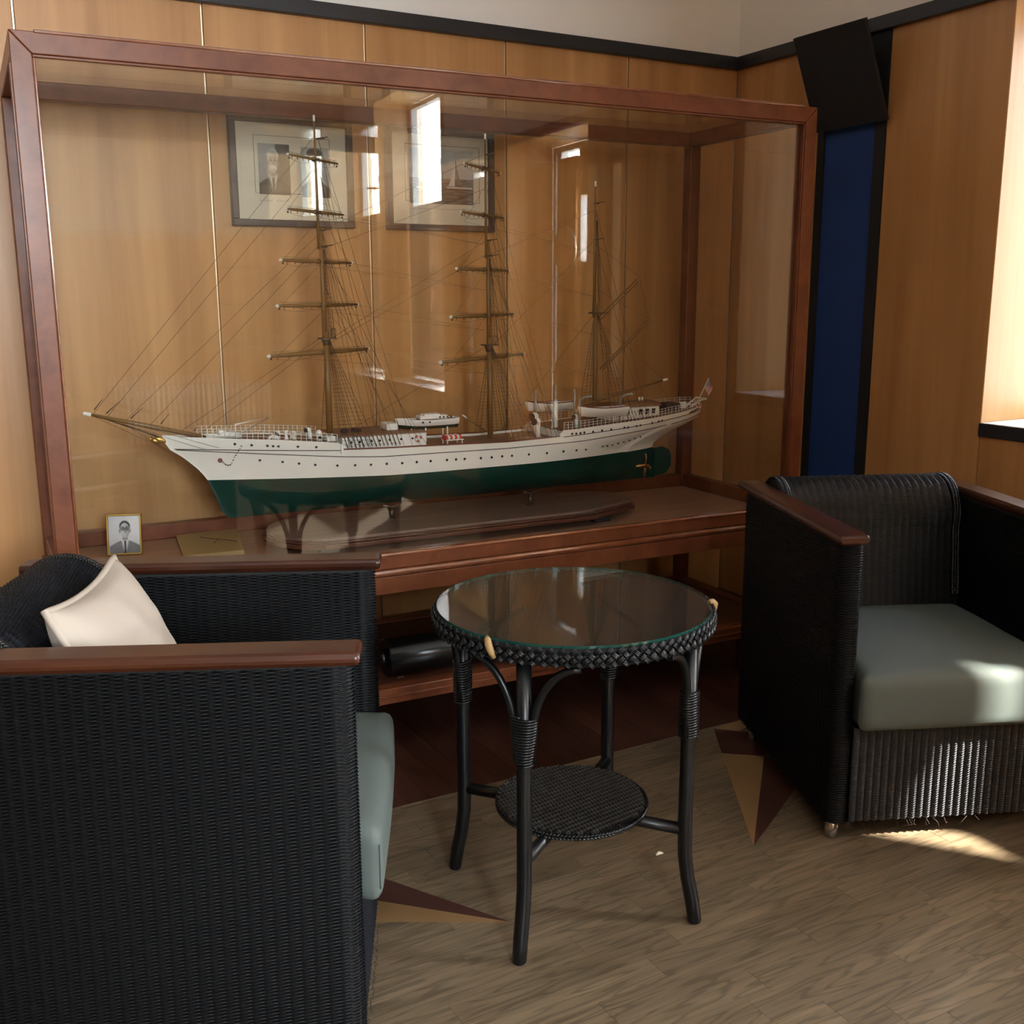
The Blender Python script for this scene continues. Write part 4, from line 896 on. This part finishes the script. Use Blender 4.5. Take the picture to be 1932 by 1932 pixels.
for a, b_ in ((1.55,-.085),(1.70,-.085),(1.475,.065),(1.62,.065)):
    s = 1 if b_ > 0 else -1
    mb.tube([(a, SB+b_, .862), (a, SB+b_, .935), (a+.004, SB+b_+s*.006, .952), (a+.010, SB+b_+s*.02, .960), (a+.02, SB+b_+s*.035, .963)], .0036, 8); mb.ball((a+.02, SB+b_+s*.035, .962), .005, 6, 5)
part(mb, 'davit', 'grey_metal')
mb = MB()
for k in range(9): mb.tube([(1.72+.012*k, SB-.085, .905), (1.728+.012*k, SB-.098, .872)], .0011, 4); mb.ball((1.727+.012*k, SB-.096, .878), .0022, 5, 4)
part(mb, 'deadeye', 'dark_brown')
part(MB().rbox((1.915, SB-.035, .886), (1.975, SB+.03, .915), .004, seg=1).box((1.92, SB-.037, .897), (1.97, SB-.035, .899)), 'hatch', 'dark_brown')
part(MB().rbox((1.99, SB-.02, .892), (2.01, SB+.0, .914), .002, seg=1), 'deck_locker', 'white_part')
part(MB().tube([(2.02, SB-.03, .899), (2.05, SB-.035, .918), (2.09, SB-.02, .922), (2.105, SB, .916)], .003, 6).tube([(2.03, SB+.01, .899), (2.07, SB+.01, .925), (2.11, SB+.01, .918)], .003, 6), 'stern_davit', 'white_part')
lb = MB()
for k in range(18):
    an = 2*math.pi*k/18; lb.ball((2.02+.007*math.cos(an), SB-.072, .906+.007*math.sin(an)), .0024, 5, 4, mat=k//3 % 2)
part(lb, 'lifebuoy', ['red', 'white_part'])
# ensign: staff and a small striped flag hanging from it
fp = part(MB().tube([(2.072, SB, .915), (2.114, SB, .990)], .0016, 6), 'flag_staff', 'white_part')
def flag(X, Y):
    C = np.zeros(X.shape+(3,)); st_ = (np.floor((1-Y)*13).astype(int) % 2) == 0
    C[st_] = (.72, .30, .30); C[~st_] = (.90, .88, .86); ca = (X < .42) & (Y > .46); C[ca] = (.28, .36, .58)
    dots = ca & ((np.floor(X*30).astype(int)+np.floor(Y*22).astype(int)) % 2 == 0); C[dots] = (.62, .66, .78); return C
def flag_mesh():
    nx, ny = 26, 26; xs = np.arange(nx+1)/nx; X, Y = np.meshgrid(xs, np.arange(ny+1)/ny); Cc = flag(X, Y)
    # hoist along the staff, fly drooping down
    u = np.array((.042, 0, .075)); u = u/np.linalg.norm(u); p0 = np.array((2.096-S0[0], 0, .958-S0[2]))
    P_ = p0[None, None] + (Y*.032)[..., None]*u + np.stack([X*.020+.0*Y, .003*np.sin(X*9+Y*2)*X, -X*.030], -1)
    i = (np.arange(ny)[:, None]*(nx+1)+np.arange(nx)[None]).ravel()
    F0 = np.stack([i, i+1, i+nx+2, i+nx+1], 1); V0 = P_.reshape(-1, 3); V1 = V0+np.array((0, .0006, 0)); n0 = len(V0)
    o = mesh_np('ensign', np.concatenate([V0, V1]), np.concatenate([F0, F0[:, ::-1]+n0]), 'print', fp, True)
    ca = o.data.color_attributes.new('Col', 'FLOAT_COLOR', 'POINT'); c = np.ones((2*n0, 4), np.float32); c[:, :3] = np.concatenate([Cc.reshape(-1, 3)]*2)**2.2; ca.data.foreach_set('color', c.ravel())
flag_mesh()
# ------------------------------------------------------------------ wicker armchairs (local: x across, y to the back, front at y = 0)
AW, AH, AD, PT_ = .641, .75, .71, .062
def path_fn(pts):
    """arc-length parametrised 2D polyline with normals"""
    P_ = np.array(pts, float); d = np.diff(P_, axis=0); l = np.hypot(d[:, 0], d[:, 1]); s = np.r_[0, np.cumsum(l)]
    T = np.gradient(P_, s, axis=0); N_ = np.stack([T[:, 1], -T[:, 0]], -1); N_ /= np.linalg.norm(N_, axis=1)[:, None]
    def f(u): return np.interp(u, s, P_[:, 0]), np.interp(u, s, P_[:, 1]), np.interp(u, s, N_[:, 0]), np.interp(u, s, N_[:, 1])
    return f, s[-1]
DU, DV, AMP = .0205, .0030, .0026
def arm_sheet(sign):
    xo, xi = AW/2-.012, AW/2-.012-PT_+.006; r = (xo-xi)/2; xc = (xo+xi)/2; pts = [(xo, .665)]
    pts += [(xo, y) for y in np.linspace(.64, .012+r, 20)]
    pts += [(xc+r*math.cos(t), .012+r-r*math.sin(t)) for t in np.linspace(0, math.pi, 14)][1:-1]
    pts += [(xi, y) for y in np.linspace(.012+r, .60, 20)]
    f, L = path_fn(pts)
    def fn(u, v, h):
        x, y, nx, ny = f(u); return np.stack([sign*(x - nx*h), y - ny*h, .052+v], -1)
    V, F = weave_sheet(fn, L, .722-.052, DU, DV, AMP); return V, F
def make_chair(label):
    t = thing('wicker_armchair', label, 'armchair', (0,0,0), 0, 'black wicker armchairs')
    for sg in (1, -1):
        V, F = arm_sheet(sg)
        xo, xi = AW/2-.012, AW/2-.012-PT_+.006; r = (xo-xi)/2; xc = (xo+xi)/2; e = .0022
        ol = [(sg*(xo-e), .664)] + [(sg*(xc+(r-e)*math.cos(q)), .012+r-(r-e)*math.sin(q)) for q in np.linspace(0, math.pi, 12)] + [(sg*(xi+e), .664)]
        pn = mesh_np('side_panel', V, F, 'wicker', t); c = MB().prism(ol, 2, .054, .727).build('panel_core', 'wicker_core', pn)
        cap = MB(); x0, x1 = AW/2-.070, AW/2
        prof = [(x0+.006,.750),(x0+.002,.7475),(x0,.743),(x0,.736),(x0+.006,.7275),(x1-.006,.7275),(x1,.735),(x1,.740),(x1-.003,.747),(x1-.009,.750)]
        for k, (y0, y1) in enumerate(((0.006, AD),)):
            cap.prism([(sg*x, z) for x, z in prof], 1, y0, y1)
        # bull-nosed front end
        nose = [(sg*x, z) for x, z in prof]; cx = sg*(x0+x1)/2; cz = .739
        rings = []
        for q in (0, .35, .65, .88, 1.0): s_ = 1-.22*(1-math.sqrt(1-q*q)); rings.append([(cx+(x-cx)*(1-.07*q**3), .006-.008*q, cz+(z-cz)*(1-.5*q**3)) for x, z in nose])
        cap.grid([r_+[r_[0]] for r_ in rings]); cap.add(rings[-1], [tuple(range(len(nose)))])
        cap.build('arm_cap', 'arm_wood', t)
    # back: inner face rising into a roll, over the top and down the outside
    pts = [(.485,.36),(.495,.44),(.508,.54)]
    pts += [(.615+.098*math.cos(q), .672+.098*math.sin(q)) for q in np.linspace(R(196), R(20), 24)] + [(.695,.66),(.690,.58),(.688,.40),(.688,.20),(.688,.052)]
    f, L = path_fn(pts); XI = AW/2-.012-PT_+.004
    V, F = weave_sheet(lambda u, v, h: (lambda y, z, ny, nz: np.stack([u-XI, y-ny*h, z-nz*h], -1))(*f(v)), 2*XI, L, DU, DV, .0006, rib=.0046)
    bk = mesh_np('back_rest', V, F, 'wicker_lit', t)
    core = [(p[0]+(.006 if p[0] < .6 else -.006), p[1]-(.006 if p[1] > .70 else 0)) for p in pts]
    MB().prism(core, 0, -XI+.001, XI-.001).build('back_core', 'wicker_core', bk)
    # plaited cords closing the roll ends
    for sg in (1, -1):
        mb = MB(); n = int(L*.62/.0062); sel = np.linspace(.10, L*.62, n)
        for i, s_ in enumerate(sel):
            y, z, ny, nz = [float(q) for q in f(np.array([s_]))]; y2, z2 = [float(q) for q in f(np.array([s_+.004]))[:2]]
            tv = Vector((0, y2-y, z2-z)).normalized(); nv = Vector((0, -ny, -nz))
            for k, (dx, tilt) in enumerate(((-.0075, .75), (.0, -.75), (.0075, .75))):
                ax = (tv*math.cos(tilt) + Vector((1,0,0))*math.sin(tilt)).normalized(); rot = ax.to_track_quat('X', 'Z').to_matrix()
                mb.ball(Vector((sg*(XI-.012)+dx, y, z))+nv*(.004+.0015*(k == 1)), (.0068,.0030,.0030), 6, 4, rot=rot)
        mb.build('plaited_edge', 'wicker_cord', t)
    # front rail below the cushion
    V, F = weave_sheet(lambda u, v, h: np.stack([u-XI, .020-h, .052+v], -1), 2*XI, .286-.052, .0185, DV, .0006, rib=.0038)
    fr_ = mesh_np('front_rail', V, F, 'wicker_lit', t); MB().box((-XI, .0225, .054), (XI, .60, .284)).build('seat_base', 'wicker_core', fr_)
    # frayed strands along the lower front edge
    mb = MB(); r_ = random.Random(3)
    for i in range(30):
        x = r_.uniform(-XI, XI); x = x if i > 12 else -XI-.02+r_.uniform(-.02,.02); mb.tube([(x, .012, .054), (x+r_.uniform(-.012,.012), .010+r_.uniform(-.004,.004), .046-r_.uniform(0,.008)), (x+r_.uniform(-.02,.02), .012, .042-r_.uniform(0,.012))], .0006, 3)
    mb.build('frayed_strands', 'dark_brown', fr_)
    # cushion
    bm = bmesh.new(); bmesh.ops.create_cube(bm, size=1); X0, Y0, Y1, Z0, Z1 = XI-.004, -.021, .50, .288, .432
    for v in bm.verts: v.co = Vector((v.co.x*2*X0, Y0+(v.co.y+.5)*(Y1-Y0), Z0+(v.co.z+.5)*(Z1-Z0)))
    bmesh.ops.bevel(bm, geom=bm.edges[:], offset=.030, segments=4, profile=.6, affect='EDGES')
    bmesh.ops.subdivide_edges(bm, edges=[e for e in bm.edges if e.calc_length() > .06], cuts=11, use_grid_fill=True)
    for v in bm.verts:
        u = v.co.x/X0; w = (v.co.y-(Y0+Y1)/2)/((Y1-Y0)/2); k = max(0, 1-u*u)*max(0, 1-w*w)
        if v.co.z > (Z0+Z1)/2: v.co.z += .016*k**.6 - .006*max(0, -w)**3
        v.co.x *= 1+.045*max(0, min(1, (.012-v.co.y)/.02))
        if v.co.y < .0: v.co.y -= .006*max(0, 1-u*u)*max(0, 1-((v.co.z-(Z0+Z1)/2)/.08)**2)
        v.co.z += .0012*math.sin(v.co.x*31+v.co.y*17)*max(0, 1-abs(w))
    me = bpy.data.meshes.new('cushion'); bm.to_mesh(me); bm.free(); me.materials.append(M['cushion'])
    for p_ in me.polygons: p_.use_smooth = True
    cu = bpy.data.objects.new('cushion', me); COL.objects.link(cu); cu.parent = t
    mb = MB()
    for sg in (1, -1): mb.tube([(sg*(X0+.006), Y0+.003, z) for z in np.linspace(Z0+.03, Z1-.035, 8)], .0012, 4)
    mb.build('seam', 'seam', cu)
    for (x, y) in ((AW/2-.045, .055), (-AW/2+.045, .055), (AW/2-.045, .62), (-AW/2+.045, .62)):
        MB().lathe([(.015,0),(.016,.002),(.016,.058)], (x, y, 0), 20).build('foot', 'chrome', t)
    return t
def tree_copy(o, parent=None):
    c = o.copy(); COL.objects.link(c); c.parent = parent
    for ch in list(o.children): tree_copy(ch, c)
    return c
CH_R = make_chair('black wicker armchair with mahogany arms on the right, before the blue pilaster')
def place(o, x, y, th, W_=AW):
    """x,y: outer front corner of the arm on the local -x side; th: heading of the back"""
    l = Vector((math.sin(th), -math.cos(th), 0)); p_ = Vector((x, y, 0)) + l*W_/2
    o.location = p_; o.rotation_euler = (0, 0, th - math.pi/2)
place(CH_R, -1.088, -1.668, 1.171)
CH_L = tree_copy(CH_R); CH_L['label'] = 'black wicker armchair on the left with a cream pillow against its back'
place(CH_L, -2.291, -1.866, 2.701)
# ------------------------------------------------------------------ cream pillow leaning in the left chair
pl = thing('pillow', 'cream velvet square pillow leaning in the left armchair', 'pillow')
_th = 2.701; _b = Vector((math.cos(_th), math.sin(_th), 0)); _l = Vector((math.sin(_th), -math.cos(_th), 0))
_up = (_b*.15 + Vector((0,0,.35))).normalized(); _n = _l.cross(_up).normalized()
_c = Vector((-2.291, -1.866, 0)) + _l*.315 + _b*.43 + Vector((0,0,.618))
pl.matrix_world = Matrix(((_l.x,_up.x,_n.x,_c.x),(_l.y,_up.y,_n.y,_c.y),(_l.z,_up.z,_n.z,_c.z),(0,0,0,1)))
N_ = 30; Sz = .362; top_, bot_ = [], []
def pil(u, v, s):
    ea = (1-abs(u)**2.4); eb = (1-abs(v)**2.4); th = .062*max(0, ea*eb)**.42
    k = 1-.085*((1-abs(u)**2)*0 + (abs(u)*(1-abs(v))+abs(v)*(1-abs(u))))*1.0
    x = u*Sz/2*(1-.08*(1-v*v)*abs(u)**3); y = v*Sz/2*(1-.10*(1-u*u)*abs(v)**3)
    w = .0028*math.sin(9*u+4*v)*(1-u*u) + .0022*math.sin(15*v-5*u)*(1-v*v)
    return (x, y, s*th + s*w*max(0, ea*eb))
for i in range(N_+1):
    u = -1+2*i/N_; top_.append([pil(u, -1+2*j/N_, 1) for j in range(N_+1)]); bot_.append([pil(u, -1+2*j/N_, -1) for j in range(N_+1)])
mb = MB().grid(top_).grid(bot_, flip=True); cv = mb.build('cover', 'pillow', pl)
edge = [pil(-1, q, 0) for q in np.linspace(-1, 1, 20)] + [pil(q, 1, 0) for q in np.linspace(-1, 1, 20)][1:] + [pil(1, q, 0) for q in np.linspace(1, -1, 20)][1:] + [pil(q, -1, 0) for q in np.linspace(1, -1, 20)][1:-1]
MB().tube(edge, .0065, 8, closed=True).build('piping', 'pillow', pl)
# ------------------------------------------------------------------ round table
TC = (-1.697, -1.532); TR, TZ = .287, .657
tb = thing('side_table', 'round black wicker side table with a glass top between the armchairs', 'table', (TC[0], TC[1], 0))
def disc_weave(r, z, du, dv, amp, ang, rib=0):
    ca, sa = math.cos(ang), math.sin(ang)
    def fn(u, v, h): x = u-r; y = v-r; return np.stack([x*ca-y*sa, x*sa+y*ca, z+h], -1)
    def clip(v): h = math.sqrt(max(0, r*r-(v-r)**2)); return r-h, r+h
    return weave_sheet(fn, 2*r, 2*r, du, dv, amp, clip, rib)
V, F = disc_weave(.272, .6465, .0095, .0031, .0011, .2); tw = mesh_np('woven_top', V, F, 'wicker_dusty_sheen', tb)
MB().lathe([(.270,0),(.270,.020)], (0,0,.6235), 64).build('top_core', 'wicker_core', tw)
MB().lathe([(.2795,.6500),(.2805,.6505),(.2805,.6560),(.2795,.6565)], (0,0,0), 96).build('glass_top', 'table_glass', tb)
gt = [o for o in tb.children if o.name.startswith('glass_top')][0]; gt.data.materials.append(M['glass_edge'])
for p_ in gt.data.polygons: p_.material_index = 1 if abs(p_.normal.z) < .8 else 0; p_.use_smooth = False
def braid_ring(R0, z0, z1, rows, n, name, par, rr):
    mb = MB()
    for k in range(rows):
        z = z0+(z1-z0)*(k+.5)/rows
        for i in range(n):
            an = 2*math.pi*(i+.5*(k % 2))/n; tv = Vector((-math.sin(an), math.cos(an), 0)); nv = Vector((math.cos(an), math.sin(an), 0))
            for d in (-.0027, 0, .0027):
                ax = (tv*math.cos(.72)+Vector((0,0,1))*math.sin(.72)*(1 if k % 2 else -1)).normalized(); side = ax.cross(nv)
                bul = .006*math.cos((z-(z0+z1)/2)/(z1-z0)*math.pi)
                rot = Matrix((ax, side, nv)).transposed()
                mb.ball(Vector((R0*math.cos(an), R0*math.sin(an), z))+nv*bul+side*d, (rr,.0022,.0032), 6, 4, rot=rot)
    o = mb.build(name, 'wicker_cord', par); return o
braid_ring(.2835, .617, .6505, 4, 84, 'plaited_rim', tb, .0092)
rim = [o for o in tb.children if o.name.startswith('plaited_rim')][0]
MB().lathe([(.268,.616),(.283,.616),(.2845,.632),(.283,.6485),(.268,.6485)], (0,0,0), 72).build('rim_core', 'wicker_core', rim)
for an in (R(206), R(334)):     # worn spots where the pale cane shows
    d = lambda r, z, q=0: (r*math.cos(an+q), r*math.sin(an+q), z)
    MB().tube([d(.280,.6535,-.05), d(.288,.6525,-.025), d(.2945,.645), d(.2955,.634,.02), d(.292,.622,.035)], [.004,.0065,.0075,.0065,.004], 10).build('bare_cane', 'cane_bare', rim)
for k, ad in enumerate((216.4, 306, 130, 38)):
    an = R(ad); d = lambda r, z: (r*math.cos(an), r*math.sin(an), z)
    lg = MB().tube([d(.276,0), d(.2755,.004), d(.268,.05), d(.257,.10), d(.2505,.15), d(.249,.22), d(.250,.40), d(.250,.62)], [.012,.0145,.015,.015,.015,.015,.0148,.0145], 14).build('leg', 'cane', tb)
    # cane binding round the leg and the feet of the arches
    mb = MB(); pts = []; turns = 17; z0, z1 = .405, .503
    for i in range(turns*14+1):
        t = i/(turns*14); q = 2*math.pi*i/14; r = .0175+.0085*t; c = d(.250, z0+(z1-z0)*t)
        ox = math.cos(q)*.0178; oy = math.sin(q)*(.0178+.0095*t)
        pts.append((c[0]+ox*math.cos(an)-oy*math.sin(an), c[1]+ox*math.sin(an)+oy*math.cos(an), c[2]))
    mb.tube(pts, .0029, 6); sub_ = mb.build('cane_binding', 'cane', lg)
    for s in (-1, 1):
        pa = []
        for q in np.linspace(0, 1, 12):
            tt = math.pi/2*q; ang2 = an + s*(.066+.36*(1-math.cos(tt))*1.0); z = .44+.165*math.sin(tt)**.9 if q > 0 else .41; rr = .250+.012*q
            pa.append((rr*math.cos(ang2), rr*math.sin(ang2), z))
        MB().tube(pa, .0078, 8).build('arch', 'cane', tb)
    MB().tube([d(.0, .197), d(.245, .202)], .0125, 12).build('stretcher', 'cane', tb)
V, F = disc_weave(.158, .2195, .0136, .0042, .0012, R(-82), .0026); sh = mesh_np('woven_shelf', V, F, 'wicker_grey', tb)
MB().lathe([(.156,.2105),(.157,.217)], (0,0,0), 48).build('shelf_core', 'wicker_core', sh)
mb = MB()
for i in range(130):
    an = 2*math.pi*i/130
    for s in (-1, 1):
        tv = Vector((-math.sin(an), math.cos(an), 0)); ax = (tv*.85+Vector((0,0,1))*.5*s).normalized(); nv = Vector((math.cos(an), math.sin(an), 0)); rot = Matrix((ax, ax.cross(nv), nv)).transposed()
        mb.ball((.1605*math.cos(an), .1605*math.sin(an), .214+.0025*s), (.0075,.0028,.0032), 6, 4, rot=rot)
mb.build('shelf_edge', 'wicker_cord', sh)
